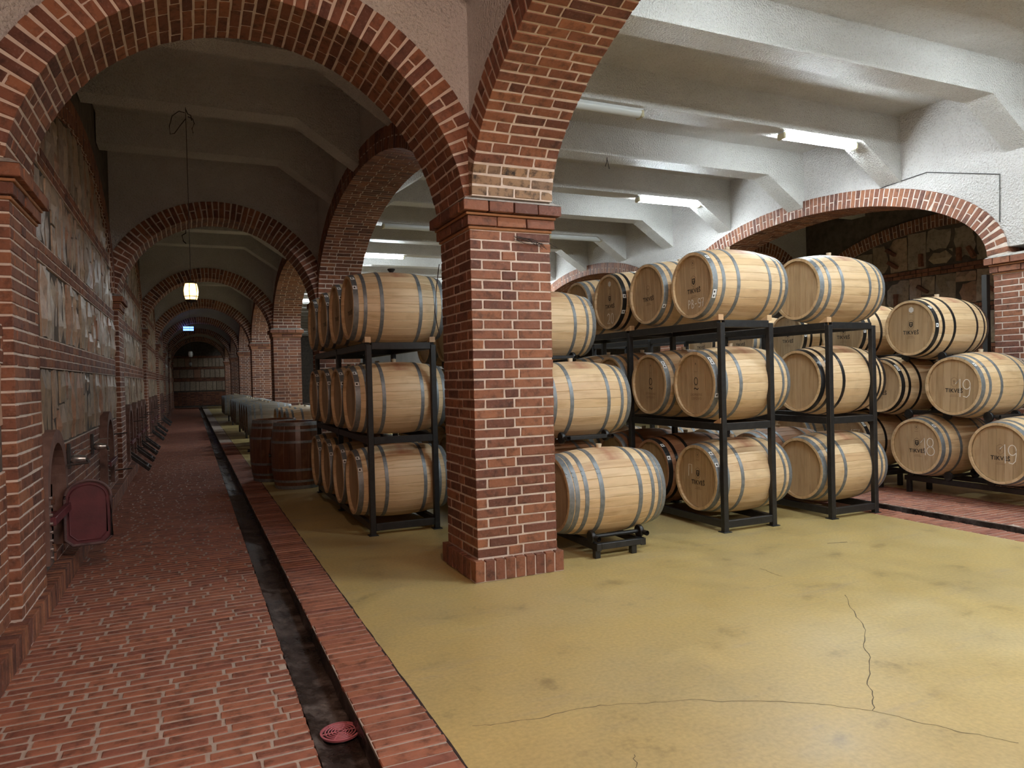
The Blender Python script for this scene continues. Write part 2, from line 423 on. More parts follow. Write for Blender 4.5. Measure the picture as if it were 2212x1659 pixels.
q = B(); yy = YBACK
while yy < 26:
    q.v += [(.955+jit(.002), yy, .0008), (.9655+jit(.003), yy, .0008)]; yy += .1
q.f += [(2*i, 2*i+1, 2*i+3, 2*i+2) for i in range(len(q.v)//2-1)]
part('joint', q.mesh('joint', 'void'), fl)
# gutters
for nm, x0, x1, lb in (('gutter', .44, .66, 'dark wet drainage gutter running along the brick corridor walk'), ('gutter', 6.85, 7.13, 'dark sunken drainage gutter beyond the racks beside the right walk')):
    q = B(); ny = 140; rows = []
    ys = [YBACK + (YEND-YBACK)*((i/ny)**1.6) for i in range(ny+1)] if x0 < 1 else [YBACK + (YEND-YBACK)*i/ny for i in range(ny+1)]
    vs = []
    for y in ys:
        for k in range(7):
            x = x0 + (x1-x0)*k/6; e = .0 if k in (0, 6) else jit(.007)
            vs.append((x, y, -.085 + (.02 if k < 2 else 0) + e))
    fs = [(i*7+k, i*7+k+1, (i+1)*7+k+1, (i+1)*7+k) for i in range(ny) for k in range(6)]
    q.add(vs, fs)
    for xx, d_ in ((x0, .006), (x1, -.006)):
        yy_ = [YBACK + .12*i for i in range(int((20-YBACK)/.12))] + [YEND]; k_ = len(q.v)
        for y in yy_: q.v += [(xx+d_*.4+d_*random.uniform(0, 2), y, -.1), (xx+d_*.4+d_*random.uniform(0, .8), y, -.008+jit(.004))]
        q.f += [(k_+2*i, k_+2*i+2, k_+2*i+3, k_+2*i+1) for i in range(len(yy_)-1)]
    o = struct('floor_gutter', q.mesh('gutter', 'gutter', True, .9), lb, 'gutter')
def pavement(name, x0, x1, label, blen, ymax_j, soldier=False, limit=300, ystart=2.0, maxd=11):
    base = struct(name, B().bx(x0, x1-.006, YBACK, YEND, -.2, -.0004).mesh(name, 'mortar_floor'), label, 'floor')
    bricks = []; y = ystart; row = 0
    while y < ymax_j:
        x = x0 + .004
        if soldier:
            bricks.append((((x0+x1)/2+jit(.006), y, -.0278+jit(.0008)), Matrix.Rotation(jit(.012), 3, 'Z'), ((x1-x0)/2-.002, .0325, .031), True))
        else:
            x = x0 - random.uniform(.02, .24)
            while x < x1 - .01:
                ln = random.choice([blen, blen, blen, blen, blen, blen, blen, blen*.5]); a, e = max(x, x0+.003), min(x+ln, x1+.003)
                if e-a > .04:
                    bricks.append((((a+e)/2, y+jit(.002), -.0283+jit(.0008)), Matrix.Rotation(jit(.008), 3, 'Z'), ((e-a)/2-(.008 if e < x1-.004 and a > x0+.004 else .003), .0300, .0315), True))
                x += ln
        y += .0765; row += 1
    emit(bricks, base, 'paver', limit=limit, maxdepth=maxd)
    return base
pavement('floor_walk', -1.0, .44, 'red brick corridor walk laid in rows', .255, 51)
pavement('floor_kerb', .66, .96, 'single row of red bricks between gutter and yellow floor', .25, 20, True, ystart=2.4)
pavement('floor_walk_right', 7.13, 8.2, 'brick walk between far gutter and stacked barrels', .25, 13, False, limit=0, ystart=2)
pavement('floor_kerb_right', 6.55, 6.85, 'single row of bricks edging the yellow floor beyond the black racks', .25, 12, True, limit=60, ystart=2)
# drain grate
g_ = thing('drain_grate', 'round pink plastic drain grate with concentric rings in the gutter', 'drain', (.585, 3.33, -.066))
part('grate_ring', B().lathe([(.088, -.004), (.091, .006), (.083, .008), (.081, -.004)], 40).mesh('ring', 'drain', True), g_)
for R0 in (.068, .054, .040, .026, .012): part('ring', B().torus((0, 0, .004), R0, .0035, 36).mesh('ring', 'drain', True), g_)
for k in range(6):
    a = k*math.pi/3; part('spoke', B().tube([(math.cos(a)*.01, math.sin(a)*.01, .004), (math.cos(a)*.085, math.sin(a)*.085, .004)], .003, 6).mesh('spoke', 'drain'), g_)
part('sump', B().lathe([(.08, -.012), (.001, -.012)], 24).mesh('sump', 'void'), g_)

# ------------------------------------------------------------------ ceiling and outer shell
ce = struct('ceiling', B().bx(WL-.4, WR+.3, YBACK, YEND, SLAB, SLAB+.2).mesh('ceiling', 'plaster'), 'off-white rough plastered ceiling crossed by haunched beams', 'ceiling')
def beam(x0, x1, y0, y1, hl, hr):
    prof = [(x0, SLAB+.02), (x1, SLAB+.02)]
    prof += ([(x1, BEAM-.50), (x1-.75, BEAM)] if hr else [(x1, BEAM)])
    prof += ([(x0+.75, BEAM), (x0, BEAM-.50)] if hl else [(x0, BEAM)])
    n = len(prof); vs = [(x, y0, z) for x, z in prof] + [(x, y1, z) for x, z in prof]
    fs = [tuple(range(n)), tuple(range(2*n-1, n-1, -1))] + [(i, n+i, n+(i+1) % n, (i+1) % n) for i in range(n)]
    q = B(); q.add(vs, fs); me = q.mesh('beam', 'plaster'); part('beam', me, ce)
y = 5.25 - 1.75*5
while y < YEND-1:
    beam(PX1-.03, RX0+.03, y, y+.33, True, True)
    if abs((y-5.25+.1) % 7) > .4 or y < 4: beam(WL, PX0+.03, y, y+.33, False, True)
    if y < 20 and abs((y-5.25+.1) % 7) > .4: beam(RX1-.03, WR, y, y+.33, True, False)
    y += 1.75
struct('wall_back', B().bx(WL-.4, WR+.3, YBACK-.2, YBACK, -.2, SLAB).mesh('wall_back', 'plaster_wall'))

# ------------------------------------------------------------------ arches
def arch_pts(c, a, b, z0, zmin, pitch):
    t0 = math.asin(max(0, (zmin-z0)/b)); ts = [t0 + (math.pi-2*t0)*i/600 for i in range(601)]
    P = [(c+a*math.cos(t), z0+b*math.sin(t)) for t in ts]; S = [0]
    for i in range(600): S.append(S[-1]+math.hypot(P[i+1][0]-P[i][0], P[i+1][1]-P[i][1]))
    n = max(8, round(S[-1]/pitch)); out = []; j = 0
    for i in range(n):
        s_ = (i+.5)*S[-1]/n
        while S[j+1] < s_: j += 1
        k = (s_-S[j])/(S[j+1]-S[j]); t = ts[j]+(ts[j+1]-ts[j])*k
        nx, nz = math.cos(t)/a, math.sin(t)/b; l = math.hypot(nx, nz)
        out.append((c+a*math.cos(t), z0+b*math.sin(t), nx/l, nz/l))
    ends = []
    for t in (t0, math.pi-t0):
        nx, nz = math.cos(t)/a, math.sin(t)/b; l = math.hypot(nx, nz); ends.append((c+a*math.cos(t), z0+b*math.sin(t), nx/l, nz/l))
    return out, ends
RING = .25
def W3(long, s, d, z): return (d, s, z) if long else (s, d, z)
def arch(label, long, c, a, b, z0, d0, d1, front_low=True, limit=300, maxd=13.5, span=None, group=None, stained=None, ringh=RING, seen=True):
    """long: in the plane x=const (s runs along y); else y=const"""
    pts, ends = arch_pts(c, a, b, z0, SPR, .079)
    base = Vector(W3(long, c, (d0+d1)/2, SPR))
    t = thing('brick_arch', label, 'arch', base, group)
    # mortar core
    q = B(); e = .004; P = [ends[0]] + pts + [ends[1]]; vs = []
    for (s_, z, ns, nz) in P:
        for (off, d) in ((e, d0+e), (e, d1-e), (ringh-e, d1-e), (ringh-e, d0+e)):
            vs.append(Vector(W3(long, s_+ns*off, d, z+nz*off))-base)
    fs = []
    for i in range(len(P)-1):
        for k in range(4): fs.append((i*4+k, i*4+(k+1) % 4, (i+1)*4+(k+1) % 4, (i+1)*4+k))
    fs += [(0, 1, 2, 3), tuple(len(vs)-4+k for k in (3, 2, 1, 0))]
    q.add(vs, fs); me = q.mesh('mortar', 'mortar'); part('mortar_bed', me, t)
    bricks = []
    for i, (s_, z, ns, nz) in enumerate(pts):
        tang = Vector(W3(long, nz, 0, -ns)); rad = Vector(W3(long, ns, 0, nz)); dep = Vector(W3(long, 0, 1, 0))
        rot = Matrix((tang, dep, rad)).transposed()
        if rot.determinant() < 0: rot = Matrix((-tang, dep, rad)).transposed()
        D = d1-d0
        cuts = [0, .36, .72, 1] if i % 2 else [0, .19, .52, .85, 1]
        if i % 4 == 2: cuts = [0, .17, .34, .67, 1]
        for k in range(len(cuts)-1):
            a0, a1 = d0+D*cuts[k]+.006, d0+D*cuts[k+1]-.006; edge = k in (0, len(cuts)-2)
            if k == 0: a0 = d0+jit(.0015)
            if k == len(cuts)-2: a1 = d1+jit(.0015)
            splits = [(0, ringh)] if (i % 2 or not edge) else [(0, ringh*.48), (ringh*.52, ringh)]
            for (r0, r1) in splits:
                rc = (r0+r1)/2
                ctr = Vector(W3(long, s_+ns*rc, (a0+a1)/2, z+nz*rc))
                wid = .0318 + (.004 if r0 > .1 else 0) + (.001 if len(splits) == 1 else 0)
                vis = seen and (r0 < .1 or (edge and ((k == 0) == front_low)))
                bk = (ctr + rad*jit(.0015), rot, (wid+jit(.0015), (a1-a0)/2, (r1-r0)/2), vis)
                if stained and stained(ctr): bk += ('stain',)
                bricks.append(bk)
    emit(bricks, t, 'brick', base, limit, maxd)
    return t
def spandrel(name, long, c, a, b, z0, d0, d1, s0, s1, label, top=SLAB, mat='plaster_wall', ringh=RING):
    """plastered wall between arch and ceiling"""
    pts, ends = arch_pts(c, a, b, z0, SPR, .12); prof = [(s_+n*(ringh-.02), z+nz*(ringh-.02)) for s_, z, n, nz in pts]
    prof.sort(); prof = [(s_, z) for s_, z in prof if s0 < s_ < s1]
    prof = [(s0, min(prof[0][1], SPR+.1))] + prof + [(s1, min(prof[-1][1], SPR+.1))]
    vs = []
    for (s_, z) in prof: vs += [W3(long, s_, d0, z), W3(long, s_, d0, top), W3(long, s_, d1, top), W3(long, s_, d1, z)]
    fs = []
    for i in range(len(prof)-1):
        for k in range(4): fs.append((i*4+k, i*4+(k+1) % 4, (i+1)*4+(k+1) % 4, (i+1)*4+k))
    fs += [(3, 2, 1, 0), tuple(len(vs)-4+k for k in range(4))]
    q = B(); q.add(vs, fs)
    return struct(name, q.mesh(name, mat), label, 'wall')
TC, TR, TZ = .475, 1.455, 2.66      # transverse arches over the corridor: centre x, radius, centre z
def stain_fn(p): return p.y > 4.83 and p.z < 3.2
ordn = ['', 'second ', 'third ', 'fourth ', 'fifth ', 'sixth ', 'seventh ', 'eighth ']
for k, yp in enumerate(YP):
    if k == 0: continue
    near = k == 1
    arch(('nearest round brick arch over the corridor beside the big pillar' if near else ordn[k-1] + 'round brick arch over the corridor counted from the camera'),
         False, TC, TR, TR, TZ, yp, yp+PD, True, 300 if near else 160, 13.5, group='round arches over the corridor')
    spandrel('wall_over_arch', False, TC, TR, TR, TZ, yp+.025, yp+PD-.025, WL-.1, PX0+.06, ('pinkish plaster wall above the nearest corridor arch' if near else 'plaster wall above the ' + ordn[k-1] + 'corridor arch'))
LA, LB = 3.10, 1.20
for k in range(len(YP)):
    cy = YP[k] + PD/2 + 3.5 if k else 1.89
    lab = ['wide brick arch springing from the big pillar up to the top edge of the picture', 'wide brick arch behind the big pillar, between corridor and barrel hall'] 
    arch(lab[k] if k < 2 else ordn[k] + 'wide brick arch between corridor and barrel hall counted from the camera', True, cy, LA, LB, SPR, PX0, PX1, True,
         300 if k < 2 else 0, 13.5, group='left arcade arches', stained=stain_fn if k == 0 else None)
    spandrel('wall_over_arcade', True, cy, LA, LB, SPR, PX0+.03, PX1-.03, cy-3.5, cy+3.5, 'plaster wall above the ' + (ordn[k] or 'nearest ') + 'arch of the left arcade')
for k in range(3):
    cy = 1.9 + 7*k
    arch(['wide brick arch of the right arcade beside the camera', 'flat wide brick arch above the stacked barrels at the right', 'farther wide brick arch above the racks, partly hidden by barrels'][k], True, cy-.04, 3.05, 1.13, SPR, RX0, RX1, True,
         300 if k == 1 else 0, 16, group='right arcade arches')
    spandrel('wall_over_right_arcade', True, cy-.04, 3.05, 1.13, SPR, RX0+.03, RX1-.03, cy-3.5, cy+3.5, ['plaster wall above the right arcade beside the camera', 'white plaster wall above the flat brick arch at the right', 'white plaster wall above the farther right arch'][k])
struct('wall_right_far', B().bx(RX0+.03, RX1-.03, 1.9+7*2+3.5, YEND, 0, SLAB).mesh('wall_right_far', 'plaster_wall'))
for k, yp in enumerate((12.05, 19.05)):
    arch(['dark brick arch across the aisle behind the right arcade', 'deeper brick arch across the aisle behind the right arcade'][k], False, RX1+1.43, TR, TR, TZ, yp, yp+PD, True, 0, group='aisle arches')
    spandrel('wall_over_aisle_arch', False, RX1+1.43, TR, TR, TZ, yp+.02, yp+PD-.02, RX1-.05, WR+.05, ['plaster wall above the dark aisle arch', 'plaster wall above the deeper aisle arch'][k])

# ------------------------------------------------------------------ pillars
def face_cuts(n, w):
    return [0, .375, .565, 1] if n % 2 == 0 else [0, .09, .465, .86, 1]
def shaft_bricks(x0, x1, y0, y1, z0, z1, faces, seen):
    """bonded shaft: even courses run through on the y faces, odd courses on the x faces"""
    out = []; nc = int(round((z1-z0)/COURSE)); ch = (z1-z0)/nc; dp = .088; g = .0066
    for i in range(nc):
        z = z0+(i+.5)*ch
        for fc in faces:
            ax = fc in '-+'; full = ax == (i % 2 == 0)
            lo, hi = (x0, x1) if ax else (y0, y1)
            if not full: lo, hi = lo+dp+g, hi-dp-g
            cc = [0, .375, .565, 1] if full else [0, .5, 1]
            if (hi-lo) < .35: cc = [0, .62, 1] if full else [0, 1]
            pos = {'-': y0+dp/2, '+': y1-dp/2, 'l': x0+dp/2, 'r': x1-dp/2}[fc]
            for k in range(len(cc)-1):
                a = lo+(hi-lo)*cc[k]+(0 if k == 0 and full else g)+jit(.001); e = lo+(hi-lo)*cc[k+1]-(0 if k == len(cc)-2 and full else g)+jit(.001)
                m_ = (a+e)/2; p = pos+jit(.0018); hz = ch/2-.0062+jit(.0007); zz = z+jit(.0012)
                out.append(((m_, p, zz), None, ((e-a)/2, dp/2, hz), fc in seen) if ax else ((p, m_, zz), None, (dp/2, (e-a)/2, hz), fc in seen))
    return out
def band_bricks(x0, x1, y0, y1, z0, z1, proj, width, faces, seen, dp=.1):
    """one projecting course around a shaft; width = brick length along the face"""
    X0, X1, Y0, Y1 = x0-proj, x1+proj, y0-proj, y1+proj; out = []
    for fc in faces:
        if fc in '-+':
            n = max(1, round((X1-X0)/width)); wd = (X1-X0)/n; yc = Y0+dp/2 if fc == '-' else Y1-dp/2
            for k in range(n): out.append(((X0+(k+.5)*wd, yc+jit(.003), (z0+z1)/2), None, (wd/2-.005, dp/2, (z1-z0)/2-.003), fc in seen))
        else:
            s0, s1 = Y0+dp+.006, Y1-dp-.006; n = max(1, round((s1-s0)/width)); wd = (s1-s0)/n; xc = X0+dp/2 if fc == 'l' else X1-dp/2
            for k in range(n): out.append(((xc+jit(.003), s0+(k+.5)*wd, (z0+z1)/2), None, (dp/2, wd/2-.005, (z1-z0)/2-.003), fc in seen))
    return out
def pillar(label, x0, x1, y0, y1, seen, limit, group='brick pillars', name='brick_pillar', faces='-+lr', maxd=13.5, cat='pillar'):
    base = Vector(((x0+x1)/2, (y0+y1)/2, 0))
    t = thing(name, label, cat, base, group)
    q = B(); e = .0045
    def bxr(a, b_, c_, d, z0, z1): q.bx(a-base.x, b_-base.x, c_-base.y, d-base.y, z0, z1)
    bxr(x0+e, x1-e, y0+e, y1-e, 0, SPR); bxr(x0-.035, x1+.035, y0-.035, y1+.035, .002, .150)
    part('mortar_bed', q.mesh('mortar', 'mortar'), t)
    s0 = .17
    br = shaft_bricks(x0, x1, y0, y1, s0, 2.66, faces, seen)
    br += band_bricks(x0, x1, y0, y1, .004, .165, .042, .083, faces, seen)
    br += band_bricks(x0, x1, y0, y1, 2.685, 2.762, .032, .225, faces, seen)
    br += band_bricks(x0, x1, y0, y1, 2.785, 2.868, .075, .235, faces, seen)
    emit(br, t, 'brick', base, limit, maxd)
    q = B()
    for z0, z1, p in ((2.663, 2.683, .012), (2.764, 2.784, .038)): q.cham((0, 0, (z0+z1)/2), ((x1-x0)/2+p, (y1-y0)/2+p, (z1-z0)/2), .004)
    part('terracotta_tile', q.mesh('tile', 'cap'), t, label='thin orange tile courses under the capital')
    hx, hy = (x1-x0)/2, (y1-y0)/2; q = B(); p = .07
    vs = [(sx*(hx+p), sy*(hy+p), 2.868) for sx, sy in ((-1, -1), (1, -1), (1, 1), (-1, 1))] + [(sx*(hx+.01), sy*(hy+.01), 2.905) for sx, sy in ((-1, -1), (1, -1), (1, 1), (-1, 1))]
    q.add(vs, [(3, 2, 1, 0), (4, 5, 6, 7)] + [(i, (i+1) % 4, 4+(i+1) % 4, 4+i) for i in range(4)])
    part('capital_top', q.mesh('capital_top', 'slate'), t, label='grey mortar slope on the capital')
    return t
for k, yp in enumerate(YP):
    if k == 0: continue
    pillar('big red brick pillar with stepped capital in the middle of the picture' if k == 1 else ordn[k-1] + 'brick pillar along the corridor counted from the big one', PX0, PX1, yp, yp+PD, '-l' if k < 3 else '', 300 if k < 3 else 0)
for k, yp in enumerate((-1.95, 5.05, 12.05, 19.05)):
    pillar(['brick pillar of the right arcade behind the camera', 'brick pillar with capital at the right edge of the picture', 'brick pillar of the right arcade hidden behind the racks', 'farthest brick pillar of the right arcade'][k], RX0, RX1, yp, yp+PD, 'l-' if k == 1 else '', 300, maxd=14)
pillar('brick pillar of the left arcade behind the camera', PX0, PX1, -1.95, -1.95+PD, '', 0)

# ------------------------------------------------------------------ left wall: pilasters, brick base, stone panels between brick bands
for k, yp in enumerate(YP):
    if k == 0: continue
    pillar('brick pilaster with small capital at the left edge of the picture' if k == 1 else ordn[k-1] + 'brick pilaster along the left corridor wall', WL-.35, WL+.065, yp+.03, yp+.83, '-r' if k < 3 else '', 300, 'left wall pilasters', 'brick_pilaster', faces='-+r', cat='pilaster')
wl = struct('wall_left', None, 'left corridor wall of stone panels and brick bands', 'wall')
wl_e = wl
def hatch_y(): return []
HATCH = [6.34, 10.25]
q = B(); q.bx(WL-.5, WL-.012, YBACK, 5.9, -.1, SLAB)
edges = [5.9, 5.99, 6.69, 9.9, 10.6, YEND]
q.bx(WL-.5, WL-.012, 5.9, 5.99, -.1, SLAB); q.bx(WL-.5, WL-.012, 6.69, 9.9, -.1, SLAB); q.bx(WL-.5, WL-.012, 10.6, YEND, -.1, SLAB)
for a, b_ in ((5.99, 6.69), (9.9, 10.6)):
    q.bx(WL-.5, WL-.012, a, b_, 1.13, SLAB); q.bx(WL-.5, WL-.012, a, b_, -.1, .30); q.bx(WL-.5, WL-.42, a, b_, .3, 1.13)
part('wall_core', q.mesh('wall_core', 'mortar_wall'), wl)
q = B()
for y0_, y1_ in ((YBACK, 5.9), (5.9, 5.93), (6.75, 9.84), (10.66, YEND)): q.bx(WL-.03, WL+.001, y0_, y1_, 0, 1.062)
for z0_, z1_ in ((1.70, 1.924), (2.50, 2.65), (3.24, 3.39)): q.bx(WL-.03, WL+.007, YBACK, YEND, z0_-.004, z1_+.004)
part('mortar_bed', q.mesh('mortar_bed', 'mortar'), wl)
def in_hatch(y, z, h=.05):
    for c in HATCH:
        if abs(y-c) < .42 and z < 1.22: return True
    return False
def wall_bay(wallobj, xw, sgn, y0, y1, detailed, parent, archc=None, aa=2.72, bb=1.22, zmax=None, yvis=True):
    """stones and brick bands of one bay; sgn +1 when the face looks towards +x"""
    bricks = []; stones = []
    def top(y):
        if archc is None: return 4.3
        u = abs(y-archc)/aa
        return SPR + bb*math.sqrt(max(0, 1-u*u)) if u < 1 else SPR
    def course(z0, n, proud=.006):
        for i in range(n):
            z = z0+(i+.5)*.0745; yy = y0 - random.uniform(0, .2)
            while yy < y1:
                ln = random.choice([.25, .25, .125]); a, e = max(yy, y0+.003), min(yy+ln, y1-.003)
                if e-a > .04 and z < top((a+e)/2) and not (sgn > 0 and in_hatch((a+e)/2, z)):
                    bricks.append(((xw+sgn*(proud-.05)+jit(.002), (a+e)/2, z), None, (.05, (e-a)/2-.005, .0318), yvis))
                yy += ln
    course(.165, 12); course(1.70, 3, .012); course(2.50, 2, .012); course(3.24, 2, .012)
    # soldier plinth
    yy = y0
    while yy < y1:
        bricks.append(((xw+sgn*.03, yy+.04, .082), None, (.075, .034, .08), yvis)); yy += .08
    for (z0, z1) in ((1.075, 1.695), (1.93, 2.495), (2.655, 3.235), (3.395, 4.2)):
        yy = y0+.01
        while yy < y1-.03:
            wd = random.uniform(.09, .27) if sgn > 0 else random.uniform(.2, .55); e = min(yy+wd, y1-.005)
            zt = min(z1, top((yy+e)/2)-.01)
            if zt-z0 > .08:
                zs = [z0, zt]
                if random.random() < .45 and zt-z0 > .3: zs.insert(1, z0+(zt-z0)*random.uniform(.25, .75))
                for k in range(len(zs)-1):
                    pr = random.uniform(-.004, .022)
                    stones.append(((xw+sgn*(pr-.05), (yy+e)/2, (zs[k]+zs[k+1])/2), Matrix.Rotation(jit(.05), 3, 'X') @ Matrix.Rotation(jit(.05), 3, 'Z') @ (Matrix.Rotation(math.pi, 3, 'Z') if sgn < 0 else Matrix.Identity(3)), (.05, (e-yy)/2-.009, (zs[k+1]-zs[k])/2-.008), yvis))
            yy = e
    if sgn < 0:
        for k in range(26): bricks.append(((xw-.02, random.uniform(y0+.2, y1-.2), random.choice((2.15, 2.3, 2.85, 3.0, 3.55, 3.8))), Matrix.Rotation(random.choice((0, 1.57, .6, -.7, 1.1)), 3, 'X'), (.05, .12, .032), yvis))
    if detailed:
        emit(bricks, parent, 'brick', limit=300, maxdepth=13 if sgn > 0 else 19); emit(stones, parent, 'stone', limit=300, maxdepth=13 if sgn > 0 else 19, name='stone', joined='stonework')
    else:
        b2 = B(); s2 = B()
        for c_, r_, h_, v_ in bricks: b2.box(c_, h_, r_)
        for c_, r_, h_, v_ in stones:
            sv, sf = stone_vf(h_); s2.add([r_ @ Vector(p) + Vector(c_) for p in sv], sf)
        part('brickwork', b2.mesh('brickwork', 'brick_j'), parent, kind='stuff'); part('stonework', s2.mesh('stonework', 'stone_j'), parent, kind='stuff')
for k in range(len(YP)-1):
    cy = YP[k]+.83+ (7-.8)/2
    wall_bay(wl, WL, 1, YP[k]+.86 if k else 1.0, YP[k+1]+.03, k in (0, 1), wl, cy)
    if k >= 0:
        arch(['blind brick arch on the left wall at the very left edge of the picture', 'shallow brick blind arch on the left wall beyond the first pilaster', 'second blind brick arch on the left wall'][k] if k < 3 else ordn[k-1] + 'blind brick arch on the left corridor wall', True, cy, 2.95, 1.22, SPR, WL-.06, WL+.035, False, 120 if k <= 1 else 0, 13.5, group='blind arches on the left wall', ringh=.24)
# far right aisle wall and end wall
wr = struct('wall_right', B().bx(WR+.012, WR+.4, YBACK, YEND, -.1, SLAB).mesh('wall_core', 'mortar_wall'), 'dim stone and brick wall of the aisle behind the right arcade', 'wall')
wall_bay(wr, WR, -1, 5.8, 12.05, True, wr, 8.93, 2.75, 1.22)
arch('blind brick arch on the dim aisle wall seen through the right arch', True, 8.93, 2.95, 1.22, SPR, WR-.035, WR+.06, True, 0, group='blind arches of the aisle', ringh=.24)
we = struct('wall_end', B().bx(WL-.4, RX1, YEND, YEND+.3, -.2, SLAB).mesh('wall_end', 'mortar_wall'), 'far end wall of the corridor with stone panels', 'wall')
b2 = B(); s2 = B()
for z0, n in ((.1, 12), (1.7, 3), (2.5, 2), (3.24, 2)):
    for i in range(n):
        x = WL
        while x < PX0+.3: b2.box((x+.12, YEND-.01, z0+(i+.5)*.0745), (.118, .03, .033)); x += .25
for z0, z1 in ((1.075, 1.695), (1.93, 2.495), (2.655, 3.235)):
    x = WL
    while x < PX0+.3:
        wd = random.uniform(.2, .45); s2.cham((x+wd/2, YEND-.01, (z0+z1)/2), (wd/2-.01, .04, (z1-z0)/2-.01), .01); x += wd
part('brickwork', b2.mesh('brickwork', 'brick_j'), we, kind='stuff'); part('stonework', s2.mesh('stonework', 'stone_j'), we, kind='stuff')

# ------------------------------------------------------------------ fluorescent fixtures on the beams
def fixture(x0, x1, y, lit, label, z=BEAM):
    ln = x1-x0; t = thing('fluorescent_light', label, 'ceiling light', ((x0+x1)/2, y, z), 'fluorescent battens under the beams')
    h = ln/2
    part('housing', B().cham((0, 0, -.022), (h, .055, .022), .006).mesh('housing', 'lampbody'), t)
    prof = [(-.062, -.03), (-.062, -.055), (-.045, -.082), (-.018, -.094), (.018, -.094), (.045, -.082), (.062, -.055), (.062, -.03)]
    q = B(); n = len(prof); hh = h-.035
    q.add([(-hh, a, b_) for a, b_ in prof] + [(hh, a, b_) for a, b_ in prof], [(i, n+i, n+i+1, i+1) for i in range(n-1)] + [tuple(range(n)), tuple(range(2*n-1, n-1, -1))])
    part('cover', q.mesh('cover', lit if lit else 'cover_off', True, .8), t, label='glowing white cover' if lit else None)
    for s_ in (-1, 1):
        part('end_cap', B().cham((s_*(h-.018), 0, -.058), (.02, .066, .04), .012).mesh('end_cap', 'endcap'), t)
fixture(7.12, 8.46, 7.12, 'tube', 'lit fluorescent light nearest the right arch, largest lit one')
fixture(3.61, 4.95, 7.12, False, 'unlit fluorescent light cut off by the tall brick arch at top')
fixture(7.25, 8.6, 10.62, 'tube', 'lit fluorescent light on the beam left of the right arch, second largest')
fixture(3.61, 4.95, 10.62, False, 'unlit fluorescent light on a middle beam hidden behind the brick arch')
fixture(7.3, 8.64, 14.12, False, 'unlit fluorescent light just right of the big pillar capital')
fixture(3.58, 4.92, 14.12, False, 'unlit fluorescent light seen through the second arch left of the pillar')
fixture(3.65, 5.0, 17.62, 'tube', 'lit fluorescent light seen left of the big pillar above the barrel')
fixture(7.3, 8.64, 17.62, 'tube', 'lit fluorescent light far back hidden behind the racks')
fixture(3.65, 5.0, 21.12, 'tube', 'farthest lit fluorescent light left of the big pillar')
fixture(7.3, 8.64, 21.12, 'tube', 'lit fluorescent light at the far end of the hall')
for yy, xs in ((3.62, (3.61, 7.12)), (.12, (3.61, 7.12)), (-3.38, (3.61, 7.12))):
    for x in xs: fixture(x, x+1.34, yy, 'tube', 'lit fluorescent light on a beam ' + {3.62: 'just above', .12: 'level with', -3.38: 'behind'}[yy] + ' the camera, ' + ('left' if x < 5 else 'right') + ' one')
fixture(3.65, 5.0, 45.6, 'tube', 'added unseen fluorescent light brightening the far end wall, behind all pillars')  # unseen fixture, added so that some light reaches the end wall
fixture(3.65, 5.0, 28.1, 'tube', 'lit fluorescent light deep in the hall behind all racks')

# ------------------------------------------------------------------ lanterns hanging in the corridor
def lantern(x, y, ztop, z, state, label):
    t = thing('hanging_lantern', label, 'lantern', (x, y, z), 'barrel lanterns hanging in the corridor')
    prof = [(.058, -.095), (.072, -.05), (.078, 0), (.072, .05), (.060, .095)]
    part('glass', B().lathe(prof, 18).mesh('glass', {'lit': 'glow', 'off': 'glass_off'}[state], True), t)
    part('top_cap', B().lathe([(.001, .125), (.03, .118), (.066, .1), (.064, .088), (.05, .088)], 18).mesh('top_cap', 'iron', True), t)
    part('bottom_cap', B().lathe([(.05, -.088), (.063, -.09), (.064, -.1), (.03, -.118), (.001, -.122)], 18).mesh('bottom_cap', 'iron', True), t)
    for k in range(6):
        a = k*math.pi/3+.3; part('rib', B().tube([(math.cos(a)*(r+.003), math.sin(a)*(r+.003), zz) for r, zz in prof], .0035, 5).mesh('rib', 'iron'), t)
    part('hoop', B().torus((0, 0, -.055), .074, .004, 24, 5).mesh('hoop', 'iron'), t)
    part('finial', B().lathe([(.001, -.165), (.010, -.155), (.004, -.14), (.008, -.118)], 10).mesh('finial', 'iron', True), t)
    part('cord', B().tube([(0, 0, .12), (0, 0, ztop-z)], .004, 6).mesh('cord', 'iron'), t)
    if ztop > 4.3:
        part('ceiling_hook', B().tube([(0, 0, ztop-z-.02), (.02, 0, ztop-z-.07), (.05, 0, ztop-z-.08), (.06, 0, ztop-z-.14)], .006, 6).mesh('hook', 'iron'), t)
        pts = [(-.01, 0, ztop-z-.10)]
        for i in range(1, 15):
            a = i/14*2*math.pi; pts.append((-.10-.09*math.cos(a)*1.0+.08*0, .01*math.sin(a*2), ztop-z-.18-.15*math.sin(a+.6)))
        part('wire_loop', B().tube([(-.01, 0, ztop-z-.06), (-.07, 0, ztop-z-.05), (-.14, .01, ztop-z-.11), (-.17, .02, ztop-z-.22), (-.165, .02, ztop-z-.31), (-.12, .01, ztop-z-.30), (-.06, 0, ztop-z-.21), (-.005, 0, ztop-z-.13)], .005, 6).mesh('wire', 'iron'), t)
        part('loose_wire', B().tube([(.02, 0, ztop-z-.10), (.07, 0, ztop-z-.12), (.085, 0, ztop-z-.17), (.06, 0, ztop-z-.23), (.07, 0, ztop-z-.28)], .005, 6).mesh('wire', 'iron'), t)
lantern(.035, 8.85, BEAM, 2.585, 'lit', 'glowing barrel-shaped lantern on a long cord in the corridor')
t = thing('globe_lamp', 'warm round globe lamp under the corridor ceiling behind the camera', 'ceiling light', (.55, -.75, SLAB))
